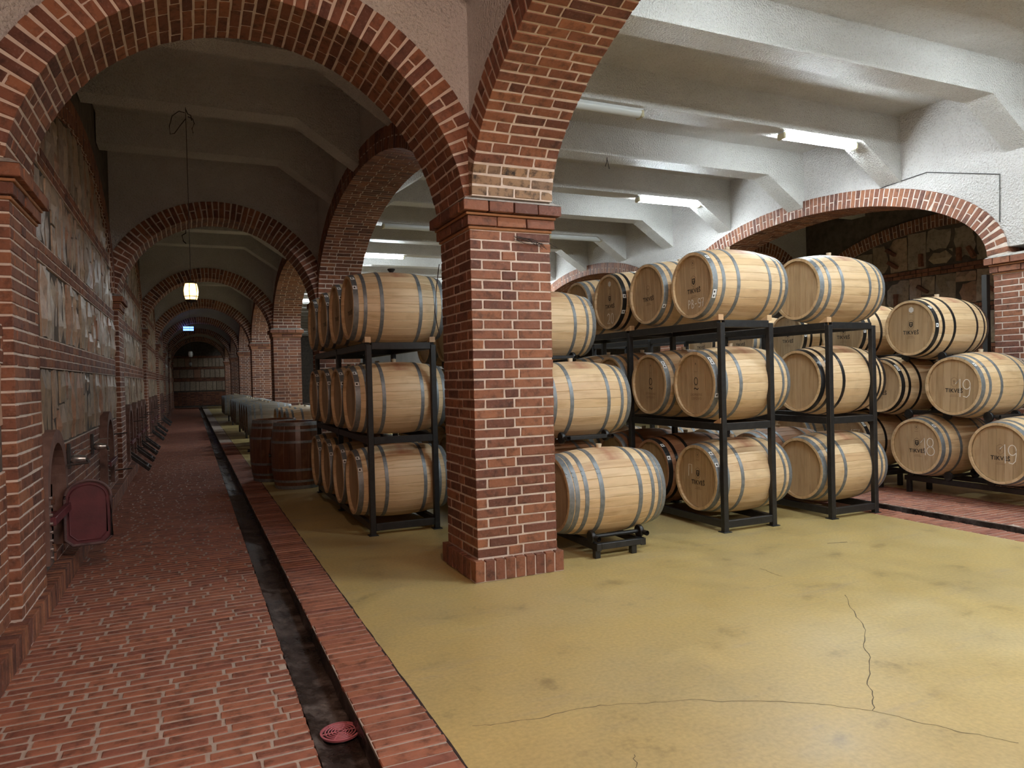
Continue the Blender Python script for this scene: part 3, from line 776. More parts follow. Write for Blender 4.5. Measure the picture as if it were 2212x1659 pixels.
part('ceiling_plate', B().lathe([(.001, 0), (.09, 0), (.09, -.025), (.03, -.04), (.02, -.52), (.06, -.56), (.06, -.58), (.001, -.58)], 20).mesh('plate', 'lampbody', True), t)
part('globe', B().lathe([(.05, -.575), (.10, -.61), (.13, -.68), (.13, -.72), (.10, -.79), (.05, -.825), (.001, -.835)], 24).mesh('globe', 'globe', True), t)
lantern(.035, 27.9, SLAB, 2.6, 'off', 'small unlit lantern far down the corridor')
lantern(.035, 41.9, SLAB, 2.6, 'off', 'smallest unlit lantern near the corridor end')
t = thing('lit_sign', 'small glowing blue sign under a far corridor arch', 'sign', (-.01, 33.0, 3.86))
part('sign_face', B().cham((0, 0, 0), (.2, .03, .085), .005).mesh('sign', 'blue'), t); part('sign_bar', B().cham((0, -.032, 0), (.2, .004, .012), .002).mesh('bar', 'white'), t); part('hanger', B().tube([(0, 0, .08), (0, 0, .3)], .01, 6).mesh('hanger', 'iron'), t)
thing('hanging_wire', 'loose wire hanging from the corridor ceiling behind the second arch', 'wire', (0, 15.7, BEAM+.02), me=B().tube([(0, 0, 0), (0, 0, -.12), (-.07, 0, -.17), (-.05, 0, -.28), (0, 0, -.33)], .012, 6).mesh('wire', 'iron'))

# ------------------------------------------------------------------ tank hatches and valves on the left wall
def hatch(y, label, door, far=False):
    t = thing('tank_hatch', label, 'hatch', (WL, y, .30), 'tank hatches along the left wall')
    # arched surround, proud of the wall
    r, zc = .35, .48; prof = [(-r, 0), (-r, zc)] + [(-r*math.cos(math.pi*i/14), zc+r*math.sin(math.pi*i/14)) for i in range(1, 14)] + [(r, zc), (r, 0)]
    ro = r+.10; outp = [(-ro, 0), (-ro, zc)] + [(-ro*math.cos(math.pi*i/14), zc+ro*math.sin(math.pi*i/14)) for i in range(1, 14)] + [(ro, zc), (ro, 0)]
    q = B(); n = len(prof); vs = []
    for (a, b_), (c_, d) in zip(prof, outp): vs += [(-.1, a, b_), (.085, a, b_), (.085, c_, d), (-.1, c_, d)]
    q.add(vs, [(i*4+k, i*4+(k+1) % 4, (i+1)*4+(k+1) % 4, (i+1)*4+k) for i in range(n-1) for k in range(4)] + [(3, 2, 1, 0), tuple(len(vs)-4+k for k in range(4))])
    part('surround', q.mesh('surround', 'surround'), t)
    q = B(); q.add([(-.09 if not far else .02, a, b_) for a, b_ in prof], [tuple(range(n))]); q.bx(-.30 if not far else 0, -.12 if not far else .02, -r, r, 0, .01)
    part('opening', q.mesh('opening', 'void'), t)
    for k in range(10): 
        a = -r*1.14 if k % 2 else r*1.14
    for k in range(8): part('bolt', B().lathe([(.012, 0), (.012, .018), (.001, .02)], 8, axis='x').mesh('bolt', 'chrome'), t, (.085, -.41, .05+.06*k))
    if door:
        ang, dx = door
        d = part('door', None, t, (.05, .30, .0), (0, 0, ang)); d.empty_display_size = .1
        def dprof(w_, z0, z1, n=8):
            rr = w_*.85; pts = [(w_*-1+.05, z0), (-w_, z0+.05), (-w_, z1-rr)] + [(-w_*math.cos(math.pi*i/(2*n)), z1-rr+rr*math.sin(math.pi*i/(2*n))) for i in range(1, n)] + [(0, z1)]
            return pts + [(-a, b_) for a, b_ in pts[::-1][1:]]
        W_ = .165
        def slab(w_, z0, z1, y0, y1):
            p = [(a+W_+.02, b_) for a, b_ in dprof(w_, z0, z1)]; n = len(p); q = B()
            q.add([(a, y0, b_) for a, b_ in p] + [(a, y1, b_) for a, b_ in p], [tuple(range(n)), tuple(range(2*n-1, n-1, -1))] + [(i, n+i, n+(i+1) % n, (i+1) % n) for i in range(n)])
            return q
        # swung-open plate, rim and seal
        part('door_plate', slab(W_, -.02, .50, 0, .02).mesh('door_plate', 'red'), d)
        pr = [(a+W_+.02, b_) for a, b_ in dprof(W_-.004, -.016, .496)]
        part('door_rim', B().tube([(a, -.008, b_) for a, b_ in pr + pr[:1]], .012, 7).mesh('door_rim', 'rubber', True), d)
        pr = [(a+W_+.02, b_) for a, b_ in dprof(W_-.035, .02, .462)]
        part('door_seal', B().tube([(a, -.004, b_) for a, b_ in pr + pr[:1]], .006, 6).mesh('door_seal', 'red', True), d)
        part('hinge_arm', B().cham((.10, .05, .24), (.2, .012, .025), .004).mesh('hinge_arm', 'red'), d)
    part('locking_bar', B().cham((.1, 0, .30), (.02, .40, .03), .004).mesh('locking_bar', 'red'), t)
    part('latch', B().tube([(.09, .36, .15), (.28, .40, .16)], .009, 6).mesh('latch', 'iron'), t)
    part('latch', B().tube([(.09, .36, .62), (.24, .38, .63)], .009, 6).mesh('latch', 'iron'), t)
    return t
hatch(6.34, 'red tank hatch door swung open behind the left pilaster', (0.12, 0))
hatch(10.25, 'dark arched tank hatch on the left wall before the second pilaster', None)
for i, y in enumerate((13.7, 15.2, 16.6, 17.9, 20.7, 22.4, 24.1, 27.7, 29.4)):
    t = hatch(y, 'arched tank hatch with slanted iron arms along the left wall, number %s from the front' % ['three', 'four', 'five', 'six', 'seven', 'eight', 'nine', 'ten', 'eleven'][i], None, True)
    for dy in (-.2, .2): part('lid_arm', B().cham((.17, dy, -.02), (.24, .018, .028), .005, Matrix.Rotation(.72, 3, 'Y')).mesh('lid_arm', 'iron'), t)
    part('lid_bar', B().cham((.30, 0, -.13), (.02, .23, .02), .005).mesh('lid_bar', 'iron'), t)
for i, (y, z) in enumerate(((7.35, .94), (9.0, .92))):
    t = thing('tank_valve', ['steel tank valve with lever nearest on the left wall', 'steel tank valve with pipe stub before the second hatch'][i], 'valve', (WL, y, z), 'valves on the left wall')
    part('flange', B().cham((.02, 0, 0), (.012, .035, .11), .004).mesh('flange', 'iron'), t)
    part('body', B().lathe([(.02, 0), (.034, .02), (.045, .05), (.034, .1), (.028, .13), (.001, .135)], 14, (.02, 0, -.03), 'x').mesh('body', 'chrome', True), t)
    part('lever', B().tube([(.05, 0, .03), (.07, 0, .05), (.19, .01, .052)], .006, 6).mesh('lever', 'chrome'), t)
    part('spout', B().tube([(.12, 0, -.03), (.16, 0, -.04), (.17, 0, -.07)], .014, 8).mesh('spout', 'iron'), t)

# ------------------------------------------------------------------ barrels
LEN, RB, RH, NS = .96, .378, .325, 28
def rad(x): u = (x-LEN/2)/(LEN/2); return RB-(RB-RH)*abs(u)**2.1
def stave_verts(k_off=0.0):
    v = []; nx = 12; half = math.pi/NS - .0011; th = .026
    xs = [0, .03] + [LEN*i/nx for i in range(1, nx)] + [LEN-.03, LEN]
    rows = []
    for x in xs:
        r = rad(x); row = []
        for (a, dr) in ((-half, -.0025), (-half+.010, 0), (0, 0), (half-.010, 0), (half, -.0025)): row.append((x, (r+dr)*math.sin(a), (r+dr)*math.cos(a)))
        for a in (half, -half): row.append((x, (r-th)*math.sin(a), (r-th)*math.cos(a)))
        rows.append(row)
    v = [p for r in rows for p in r]; n = 7; f = []
    for i in range(len(rows)-1):
        for k in range(n): f.append((i*n+k, (i+1)*n+k, (i+1)*n+(k+1) % n, i*n+(k+1) % n))
    f.append(tuple(range(n))); f.append(tuple((len(rows)-1)*n+k for k in range(n))[::-1])
    return v, f
SV, SF = stave_verts()
STAVE = {k: mesh('stave', SV, SF, k, True, .35) for k in ('oak', 'oak_red', 'oak_dark', 'oak_bung')}
q = B()
for k in range(NS):
    rm = Matrix.Rotation(2*math.pi*k/NS, 3, 'X'); q.add([rm @ Vector(p) for p in SV], SF)
BODY = q.mesh('staves', 'oak_j', True, .35); BODYG = q.mesh('staves', 'oak_grey_j', True, .35)
def hoop_mesh(x0, x1, mat):
    q = B(); n = 44; t = .0028; prof = [(rad(x0)-.002, x0), (rad(x0)+t, x0), (rad((x0+x1)/2)+t, (x0+x1)/2), (rad(x1)+t, x1), (rad(x1)-.002, x1)]
    q.lathe(prof, n, axis='x')
    for a in (-1.0, -.88, 2.6):
        r = rad((x0+x1)/2)+t
        for dx in ((-.25, .25) if x1-x0 > .03 else (0,)):
            x = (x0+x1)/2+dx*(x1-x0); rm = Matrix.Rotation(-a, 3, 'X'); p = rm @ Vector((0, 0, r)); q.box((x, p.y, p.z), (.005, .005, .002), rm)
    return q.mesh('hoop', mat, True, .7)
SIX = [(.003, .052), (.100, .134), (.262, .298)]
EIGHT = [(.002, .045), (.053, .090), (.135, .170), (.270, .310)]
HOOPS = {}
for nm, spec in (('six', SIX), ('eight', EIGHT)):
    for mt in ('zinc', 'blackhoop'):
        HOOPS[nm, mt] = [hoop_mesh(a, b_, mt) for a, b_ in spec] + [hoop_mesh(LEN-b_, LEN-a, mt) for a, b_ in spec]
HR, HX = RH-.024, .032
BOARDS = []
nb = 7
for k in range(nb):
    y0, y1 = -HR+2*HR*k/nb+.0006, -HR+2*HR*(k+1)/nb-.0006; pts = []
    for i in range(6):
        yy = y0+(y1-y0)*i/5; pts.append((yy, math.sqrt(max(0, HR*HR-yy*yy))))
    loop = pts + [(a, -b_) for a, b_ in pts[::-1]]
    if abs(pts[0][1]) < 1e-6: loop = loop[:-1]
    if abs(pts[-1][1]) < 1e-6: loop = [p for i, p in enumerate(loop) if i != 6]
    n = len(loop); q = B(); c_ = .0018; cy_ = (y0+y1)/2
    q.add([(c_ if False else 0, a+( .0012 if a < cy_ else -.0012), b_) for a, b_ in loop] + [(.002, a, b_) for a, b_ in loop] + [(.022, a, b_) for a, b_ in loop],
          [tuple(range(n))] + [(i, n+i, n+(i+1) % n, (i+1) % n) for i in range(n)] + [(n+i, 2*n+i, 2*n+(i+1) % n, n+(i+1) % n) for i in range(n)] + [tuple(range(3*n-1, 2*n-1, -1))])
    BOARDS.append(q.mesh('head_board', 'head'))
q = B(); q.lathe([(HR+.002, HX), (.001, HX)], 32, axis='x'); q.lathe([(HR+.002, LEN-HX), (.001, LEN-HX)], 32, axis='x'); HEADS = q.mesh('heads', 'head')
q = B(); q.lathe([(HR+.002, LEN-HX), (.001, LEN-HX)], 32, axis='x'); HEADFAR = q.mesh('rear_head', 'head')
BUNG = {k: B().lathe([(.022, -.01), (.024, .018), (.026, .035), (.001, .036)], 14).mesh('bung', k, True) for k in ('bung', 'bungblack')}
FUNNEL = B().lathe([(.02, -.01), (.02, .01), (.04, .035), (.042, .045), (.001, .04)], 14).mesh('bung', 'bungblack', True)
# --- marks on heads: drawn in (u right, v up) on the plane x = HX, facing -x
def ribbon(pts, wd):
    q = B(); n = len(pts); out = []
    for i, p in enumerate(pts):
        a = Vector(pts[max(i-1, 0)]); b_ = Vector(pts[min(i+1, n-1)]); d = (b_-a); d = d.normalized() if d.length > 1e-9 else Vector((1, 0)); nn = Vector((-d.y, d.x))*wd/2
        out += [(p[0]+nn.x, p[1]+nn.y), (p[0]-nn.x, p[1]-nn.y)]
    q.add([(-.0012, -a, b_) for a, b_ in out], [(2*i, 2*i+1, 2*i+3, 2*i+2) for i in range(n-1)]); return q
def arc(cx, cy, rx, ry, a0, a1, n=14): return [(cx+rx*math.cos(math.radians(a0+(a1-a0)*i/n)), cy+ry*math.sin(math.radians(a0+(a1-a0)*i/n))) for i in range(n+1)]
GL = {'1': [[(.1, .72), (.42, 1), (.45, 0)]], '7': [[(.05, .95), (.62, 1), (.35, 0)], [(.2, .5), (.62, .52)]],
      '8': [arc(.35, .75, .24, .25, -90, 270) + arc(.35, .25, .3, .25, 90, 450)], '9': [arc(.38, .72, .25, .27, -10, 350) + [(.63, .5), (.58, .15), (.4, 0), (.15, .05)]],
      '2': [arc(.33, .72, .28, .26, 170, -20) + [(.5, .4), (.05, .02), (.65, .05)]], '0': [arc(.35, .5, .28, .5, 90, 450, 20)],
      'P': [[(.1, 0), (.14, 1)], arc(.16, .74, .36, .26, 95, -90)], 'B': [[(.1, 0), (.14, 1)], arc(.16, .76, .32, .24, 90, -90) + arc(.16, .26, .42, .26, 90, -90)],
      '-': [[(.1, .45), (.5, .47)]], 'n': [[(.05, 0), (.1, 1), (.6, 1), (.58, .25)]]}
def chalk(txt, u, v, h, adv=.72, wd=.0085):
    q = B(); x = u
    for ch in txt:
        for st in GL[ch]:
            r = ribbon([(x+a*h*.8, v+b_*h) for a, b_ in st], wd); q.add(r.v, r.f)
        x += h*adv*(.6 if ch == '1' else 1)*.95
    return q
_tm = {}
def text_mesh(txt, size, mat, bold=.0, spacing=1.0):
    key = (txt, size, mat)
    if key not in _tm:
        cu = bpy.data.curves.new('t', 'FONT'); cu.body = txt; cu.size = size; cu.align_x = 'CENTER'; cu.align_y = 'CENTER'; cu.offset = bold; cu.resolution_u = 3; cu.space_character = spacing
        o = bpy.data.objects.new('t', cu); C.objects.link(o); bpy.context.view_layer.update()
        dg = bpy.context.evaluated_depsgraph_get(); me = bpy.data.meshes.new_from_object(o.evaluated_get(dg))
        for v in me.vertices: v.co = Vector((-.0012, -v.co.x, v.co.y))
        me.materials.clear(); me.materials.append(M[mat]); bpy.data.objects.remove(o); bpy.data.curves.remove(cu); me.name = 'lettering'
        _tm[key] = me
    return _tm[key]
def poly(pts, mat, dx=-.0012, name='emblem'):
    q = B(); q.add([(dx, -a, b_) for a, b_ in pts], [tuple(range(len(pts)))]); return q.mesh(name, mat)
SHIELD = [(-.023, .03), (.023, .03), (.023, -.012), (.014, -.025), (0, -.034), (-.014, -.025), (-.023, -.012)]
HEXA = [(-.034, .036), (0, .058), (.034, .036), (.034, -.03), (0, -.056), (-.034, -.03), (-.034, .036)]
EMB = {'bold': poly(SHIELD, 'ink'), 'line': ribbon(HEXA, .0045).mesh('emblem_outline', 'faint'), 'lineink': ribbon(HEXA, .003).mesh('emblem_outline', 'ink')}
q = B()
for (x0, x1, z0, z1) in ((-.013, .013, .010, .020), (-.0045, .0045, -.018, .012)): q.add([(-.0016, -a, b_) for a, b_ in ((x0, z0), (x1, z0), (x1, z1), (x0, z1))], [(0, 1, 2, 3)])
EMB['T'] = q.mesh('emblem_letter', 'inkpaper'); 
q2 = B(); q2.add(q.v, q.f); EMB['Tf'] = q2.mesh('emblem_letter', 'faint')
CIRC = ribbon(arc(0, 0, .022, .026, 0, 360, 20), .003).mesh('cooper_mark', 'faint')
DROP = poly([(0, .014), (.006, 0), (0, -.012), (-.006, 0)], 'ink', name='cooper_mark')
HEXW = poly([(-.03, .017), (0, .036), (.03, .017), (.03, -.017), (0, -.036), (-.03, -.017)], 'white', name='sticker')
LINE = {w_: poly([(-w_, .0018), (w_, .0018), (w_, -.0018), (-w_, -.0018)], 'faint', name='lettering') for w_ in (.035, .05, .025)}
STK = B().cham((0, 0, 0), (.024, .022, .0012), .0004).mesh('label', 'white'); STKI = B().cham((-.006, 0, .0008), (.008, .010, .0008), .0003).mesh('label_print', 'ink')
def deco(t, kind, ch=None):
    X = HX
    def P(nm, me, u, v, dx=0): return part(nm, me, t, (X+dx, -u, v))
    if kind in ('tikves', 'tikves_faint', 'tikves_hex', 'tikves_low'):
        zt = -.055 if kind != 'tikves_low' else -.09
        f_ = kind == 'tikves_faint'
        P('lettering', text_mesh('TIKVEŠ', .062, 'ink' if not f_ else 'ink', .0012, 1.08), 0, zt)
        if f_: P('emblem', EMB['line'], 0, zt+.095); P('emblem_letter', EMB['Tf'], 0, zt+.095)
        else: P('emblem', EMB['lineink'], 0, zt+.095); P('emblem', EMB['bold'], 0, zt+.095); P('emblem_letter', EMB['T'], 0, zt+.095)
        P('lettering', LINE[.035], 0, zt-.047); P('lettering', LINE[.05], 0, zt-.062)
        if kind == 'tikves_hex': P('sticker', HEXW, 0, .215); P('lettering', LINE[.025], 0, .16)
        elif not f_: P('cooper_mark', CIRC, 0, .225); P('cooper_mark', DROP, 0, .225); P('lettering', LINE[.025], 0, .175)
    if kind == 'domaine':
        P('cooper_mark', DROP, 0, .205); P('lettering', LINE[.025], 0, .125)
        P('emblem', ribbon(arc(0, .03, .026, .036, 0, 360, 24), .008).mesh('emblem', 'ink'), 0, 0)
        P('emblem', ribbon([(-.032, -.052), (-.025, -.04), (-.012, -.038), (.004, -.048), (.018, -.054), (.03, -.046), (.034, -.036)], .010).mesh('emblem', 'ink'), 0, 0)
        P('lettering', text_mesh('DOMAINE', .036, 'faint', 0, 1.15), 0, -.105); P('lettering', text_mesh('LEPOVO', .036, 'faint', 0, 1.25), 0, -.145)
    if ch: P('chalk_mark', chalk(*ch).mesh('chalk', 'chalk'), 0, 0, -.0008)
def barrel(x, y, z, label, hoops='zinc', n='six', group=None, detail=True, kind=None, ch=None, stave='oak', roll=0.0, bung='bung', stickers=(), yaw=0.0, axis='x', name='wine_barrel'):
    rot = (roll, 0, yaw) if axis == 'x' else (0, -math.pi/2, yaw)
    t = thing(name, label, 'barrel', (x, y, z), group, rot=rot)
    if detail:
        for k in range(NS): part('stave', STAVE['oak_bung' if stave == 'oak' and k in (0, 1, 2, NS-1, NS-2) else stave], t, rot=(2*math.pi*(k+.5)/NS, 0, 0))
        for k in range(nb): part('head_board', BOARDS[k], t, (HX, 0, 0))
        part('rear_head', HEADFAR, t)
    else:
        part('staves', BODYG if stave == 'grey' else BODY, t, kind='stuff'); part('heads', HEADS, t)
    for h in HOOPS[n, hoops]: part('hoop', h, t)
    part('bung', FUNNEL if bung == 'funnel' else BUNG[bung], t, (LEN/2, 0, RB-.004))
    if kind or ch: deco(t, kind, ch)
    for (ang, x_) in stickers:
        rm = Matrix.Rotation(ang, 3, 'X'); p = rm @ Vector((0, 0, rad(x_)+.0042))
        s_ = part('label', STK, t, (x_, p.y, p.z), (ang, 0, 0)); part('label_print', STKI, s_)
    return t

# ------------------------------------------------------------------ black racks
def rack(label, x0, x1, y0, bays, levels, ztop):
    t = thing('barrel_rack', label, 'rack', ((x0+x1)/2, y0, 0), 'black steel barrel racks')
    cx = (x0+x1)/2; pw = .055; bl = 1.56
    for k in range(bays+1):
        yy = k*bl
        for x in (x0, x1-pw):
            part('post', B().cham((x-cx+pw/2, yy+pw/2, ztop/2), (pw/2, pw/2, ztop/2), .004).mesh('post', 'steel'), t)
            part('foot_plate', B().cham((x-cx+pw/2, yy+pw/2, .004), (pw/2+.02, pw/2+.02, .004), .002).mesh('foot_plate', 'steel'), t)
    for zl in levels:
        for k in range(bays+1):
            part('cross_rail', B().cham((0, k*bl+pw/2, zl-.035), ((x1-x0)/2-pw, pw/2-.004, .035), .004).mesh('cross_rail', 'steel'), t)
        for x in (x0, x1-pw):
            for k in range(bays): part('side_rail', B().cham((x-cx+pw/2, k*bl+bl/2+pw/2, zl-.035), (pw/2-.003, bl/2-pw/2, .035), .004).mesh('side_rail', 'steel'), t)
    return t
rack('black steel rack left of the big pillar holding four rows of barrels', 1.586, 2.304, 7.03, 2, (.115, .975, 1.915), 1.89)
rack('black steel rack in the middle of the hall right of the pillar', 4.615, 5.275, 5.42, 3, (.11, 1.045, 2.035), 2.01)
rack('rightmost black steel rack, standing beside the far gutter', 5.955, 6.635, 5.36, 3, (.11, 1.045, 2.02), 1.99)
GA, GB_, GC, GP, GS = 'barrels on the left rack', 'barrels on the middle rack', 'barrels on the rightmost rack', 'barrels stacked right behind the big pillar', 'barrels stacked on roller racks by the right arcade'
ST2 = ((.95, .028), (1.95, .028)); ST3 = ((.75, .03), (1.25, .03))
def ys(y0): return [y0+.405, y0+1.175, y0+1.985, y0+2.75]
# left rack: nearest barrel fully seen, others mainly by their heads
lv = {0: .49, 1: 1.35, 2: 2.29}; ln = {0: 'bottom', 1: 'middle', 2: 'top'}; dn = ['front', 'second', 'third', 'fourth']
for l_ in range(3):
    for d_, yy in enumerate(ys(7.03)):
        barrel(1.49+jit(.01), yy+jit(.008), lv[l_], 'oak barrel with grey hoops, %s one on the %s level of the left rack' % (dn[d_], ln[l_]), 'zinc', 'six', GA, True, 'tikves_faint' if l_ == 2 else None,
               stave='oak', roll=jit(.04), bung='funnel' if (l_ == 2 and d_ == 0) else 'bung', stickers=((.62, .028), (1.05, .03)))
lv = {0: .485, 1: 1.42, 2: 2.41}
spec = {(2, 0): dict(kind='tikves', ch=('PB-97', -.10, -.225, .085, .62), stickers=((.75, .028), (1.9, .028), (2.02, .028))), (2, 1): dict(kind='tikves_faint', stickers=((2.1, .028),)),
        (2, 2): dict(hoops='blackhoop', kind='tikves_hex', ch=('20', -.06, -.26, .12), stickers=((1.45, .028), (2.0, .028))), (1, 0): dict(kind='domaine', stickers=((.75, .028), (.9, .028), (1.9, .028))),
        (1, 1): dict(kind='domaine', stickers=((.8, .028), (.95, .028))), (0, 0): dict(kind='tikves', ch=('n', -.15, .0, .12), stickers=((.7, .028), (1.1, .028))), (0, 1): dict(hoops='blackhoop', stave='oak_red', stickers=((.6, .028), (1.1, .028))), (0, 2): dict(stave='oak_red')}
txt = {(2, 0): 'oak barrel chalked PB-97, nearest on top of the middle rack', (2, 1): 'oak barrel with faint crest, second on top of the middle rack', (2, 2): 'black-hooped oak barrel chalked 20 on top of the middle rack',
       (2, 3): 'oak barrel half hidden at the far end of the middle rack top', (1, 0): 'oak barrel with round O mark, nearest on the middle level of the middle rack', (1, 1): 'oak barrel with round O mark, second on the middle level of the middle rack',
       (0, 0): 'oak barrel with chalk bracket, nearest on the bottom level of the middle rack', (0, 1): 'reddish black-hooped barrel, second on the bottom level of the middle rack'}
for l_ in range(3):
    for d_, yy in enumerate(ys(5.42)):
        kw = dict(hoops='zinc', stave='oak'); kw.update(spec.get((l_, d_), {}))
        barrel(4.60+jit(.008), yy+jit(.006), lv[l_], txt.get((l_, d_), 'oak barrel deep inside the %s level of the middle rack, %s in line' % (ln[l_], dn[d_])), n='six', group=GB_, detail=d_ < 3, roll=jit(.04), **kw)
spec = {(1, 0): dict(hoops='blackhoop')}
txt = {(2, 0): 'plain oak barrel with grey hoops, nearest on top of the rightmost rack', (1, 0): 'plain black-hooped oak barrel, nearest on the middle level of the rightmost rack', (0, 0): 'plain oak barrel with grey hoops, nearest on the bottom level of the rightmost rack'}
for l_ in range(3):
    for d_, yy in enumerate(ys(5.36)):
        if l_ == 2 and d_ > 0: continue
        if l_ == 1 and d_ > 0: continue
        kw = dict(hoops='zinc', stave='oak' if d_ == 0 else 'oak_red'); kw.update(spec.get((l_, d_), {}))
        barrel(5.92+jit(.008), yy+jit(.006), lv[l_]-(.01 if l_ == 2 else 0), txt.get((l_, d_), 'reddish oak barrel on the bottom level of the rightmost rack, %s in line' % dn[d_]), n='six', group=GC, detail=d_ < 2, roll=jit(.04), **kw)
# wooden chocks
for i, (x, y, z, lb) in enumerate(((4.64, 5.49, 2.035, 'pale wooden chock under the PB-97 barrel on the left rail'), (5.245, 5.49, 2.035, 'pale wooden chock under the PB-97 barrel on the right rail'), (4.64, 7.0, 2.035, 'wooden chock between second and third top barrels of the middle rack'), (5.985, 5.43, 2.02, 'wooden chock under the top barrel of the rightmost rack'), (4.64, 5.49, 1.045, 'wooden chock under the nearest O-mark barrel'), (1.61, 7.10, 1.915, 'wooden chock under the front top barrel of the left rack'), (2.275, 7.10, 1.915, 'wooden chock at the right end of the left rack top'), (6.6, 6.12, .11, 'reddish wooden chock under the bottom barrel of the rightmost rack'))):
    q = B(); h = (.03, .05, .055)
    q.add([(-h[0], -h[1], 0), (h[0], -h[1], 0), (h[0], h[1], 0), (-h[0], h[1], 0), (-h[0], -h[1], h[2]), (h[0], -h[1], h[2]), (h[0], h[1], .008), (-h[0], h[1], .008)], [(3, 2, 1, 0), (4, 5, 6, 7), (0, 1, 5, 4), (2, 3, 7, 6), (1, 2, 6, 5), (0, 4, 7, 3)])
    thing('wooden_chock', lb, 'chock', (x, y, z), 'wooden chocks on the racks', q.mesh('chock', 'chock'))

# ------------------------------------------------------------------ roller cradles and the stepped stacks
def cradle(x0, y, ztop, label, group, legs=True, n=2, pitch=.94, leg=.26, lx=(.26, .62)):
    """two-barrel roller rack; x0 = left end of barrels, y = first barrel axis, ztop = height of the roller axis"""
    t = thing('barrel_cradle', label, 'barrel cradle', (x0, y, ztop), group)
    for k in range(n):
        for s_ in (-1, 1):
            yy = k*pitch+s_*.235
            part('roller_bar', B().tube([(.22, yy, 0), (.74, yy, 0)], .018, 8).mesh('roller_bar', 'steel', True), t)
            for xx in (.24, .72):
                part('wheel', B().lathe([(.001, -.018), (.05, -.018), (.055, -.01), (.055, .01), (.05, .018), (.001, .018)], 16, (xx, yy, 0), 'x').mesh('wheel', 'steel', True), t)
    for xx in (.26, .70):
        if legs: part('side_beam', B().cham((xx, (n-1)*pitch/2, -.075), (.025, (n-1)*pitch/2+.33, .03), .004).mesh('side_beam', 'steel'), t)
        else:
            for k in range(n-1): part('link_beam', B().cham((xx, k*pitch+pitch/2, .03), (.02, pitch/2-.215, .015), .004).mesh('link_beam', 'steel'), t)
    for yy in (-.31, (n-1)*pitch+.31): part('end_beam', B().cham((.48, yy, -.07 if legs else 0), (.20, .024, .026 if legs else .018), .004).mesh('end_beam', 'steel'), t)
    for yy in (-.31, (n-1)*pitch+.31):
        for xx in (.24, .72):
            for dz in (0,): part('end_tube', B().lathe([(.022, -.045), (.022, .0), (.017, .0), (.017, -.045)], 12, (xx, yy, 0), 'y').mesh('end_tube', 'steel', True), t)
    if legs:
        for yy in (-.28, (n-1)*pitch+.28):
            for xx in lx: part('leg', B().cham((xx, yy, -.10-(ztop-.10)/2), (.026, .026, (ztop-.10)/2), .004).mesh('leg', 'steel'), t)
    return t
def stack(xs_, tiers, group, txt, deco_, cr_txt, pitch):
    for ti, (z, y0, n) in enumerate(tiers):
        x0 = xs_[ti]
        for i in range(n):
            yy = y0+i*pitch; kw = dict(hoops='zinc', n='six'); kw.update(deco_.get((ti, i), {}))
            barrel(x0+jit(.012), yy+jit(.01), z, txt(ti, i), group=group, detail=kw.pop('detail', i < 2), roll=jit(.05), **kw)
        for i in range(0, n, 2):
            cradle(x0, y0+i*pitch, z-RB*.80-.045 if ti == 0 else z-RB*.80-.045, cr_txt(ti, i//2), 'roller cradles under the stacks', ti == 0, min(2, n-i), pitch)
tn = ['bottom', 'middle', 'top']; on = ['nearest', 'second', 'third', 'fourth', 'fifth', 'sixth', 'seventh']
stack((2.82, 2.94, 3.02), ((.52, 5.50, 6), (1.30, 6.22, 5), (2.08, 6.98, 4)), GP, lambda t_, i: ('large oak barrel with grey hoops on a low roller rack right of the pillar' if (t_, i) == (0, 0) else 'oak barrel, %s in the %s tier of the stack behind the big pillar' % (on[i], tn[t_])),
      {(0, 0): dict(n='eight', detail=True), (0, 1): dict(stave='oak_red')}, lambda t_, k: 'black roller rack under the %s tier behind the big pillar, %s one' % (tn[t_], on[k]), .95)
stack((7.80,)*3, ((.60, 4.83, 7), (1.315, 5.32, 6), (2.00, 5.84, 5)), GS, lambda t_, i: {(0, 0): 'oak barrel chalked 19 at the right edge, bottom tier', (0, 1): 'oak barrel chalked 18 on the roller rack, bottom tier', (0, 2): 'black-hooped barrel chalked 17 behind the rightmost rack',
      (1, 0): 'oak barrel chalked 19 in the middle tier at the right', (1, 1): 'black-hooped barrel in the middle tier, partly behind a rack post', (2, 0): 'black-hooped barrel with white hexagon sticker on top at the right', (2, 1): 'black-hooped barrel seen above the rightmost rack, second in the top tier'}.get((t_, i), 'oak barrel, %s in the %s tier of the stack by the right arcade' % (on[i], tn[t_])),
      {(0, 0): dict(kind='tikves_faint', ch=('19', -.02, -.10, .2)), (0, 1): dict(kind='tikves', ch=('18', .03, -.10, .2), stickers=((.75, .028),)), (0, 2): dict(hoops='blackhoop', kind='tikves', ch=('17', .0, -.05, .2), detail=True, stickers=((.75, .028), (.9, .028))),
       (1, 0): dict(kind='tikves_faint', ch=('19', .0, -.12, .2), stickers=((.75, .028),)), (1, 1): dict(hoops='blackhoop', kind='tikves_low', stickers=((.75, .028), (.9, .028))), (1, 2): dict(hoops='blackhoop', kind='tikves'), (1, 3): dict(kind='tikves'),
       (2, 0): dict(hoops='blackhoop', kind='tikves_hex', stickers=((.8, .028), (1.5, .028))), (2, 1): dict(hoops='blackhoop', kind='tikves', stickers=((1.5, .028),)), (2, 2): dict(hoops='blackhoop', kind='tikves', detail=True, stickers=((1.5, .028),)), (2, 3): dict(kind='tikves'), (2, 4): dict(hoops='blackhoop', kind='tikves')},
      lambda t_, k: 'black roller rack under the %s tier by the right arcade, %s one' % (tn[t_], on[k]), .965)
barrel(8.62, 8.0, 2.35, 'grey-hooped barrel peeking out above the top tier before the stone wall', 'zinc', 'six', GS, False)

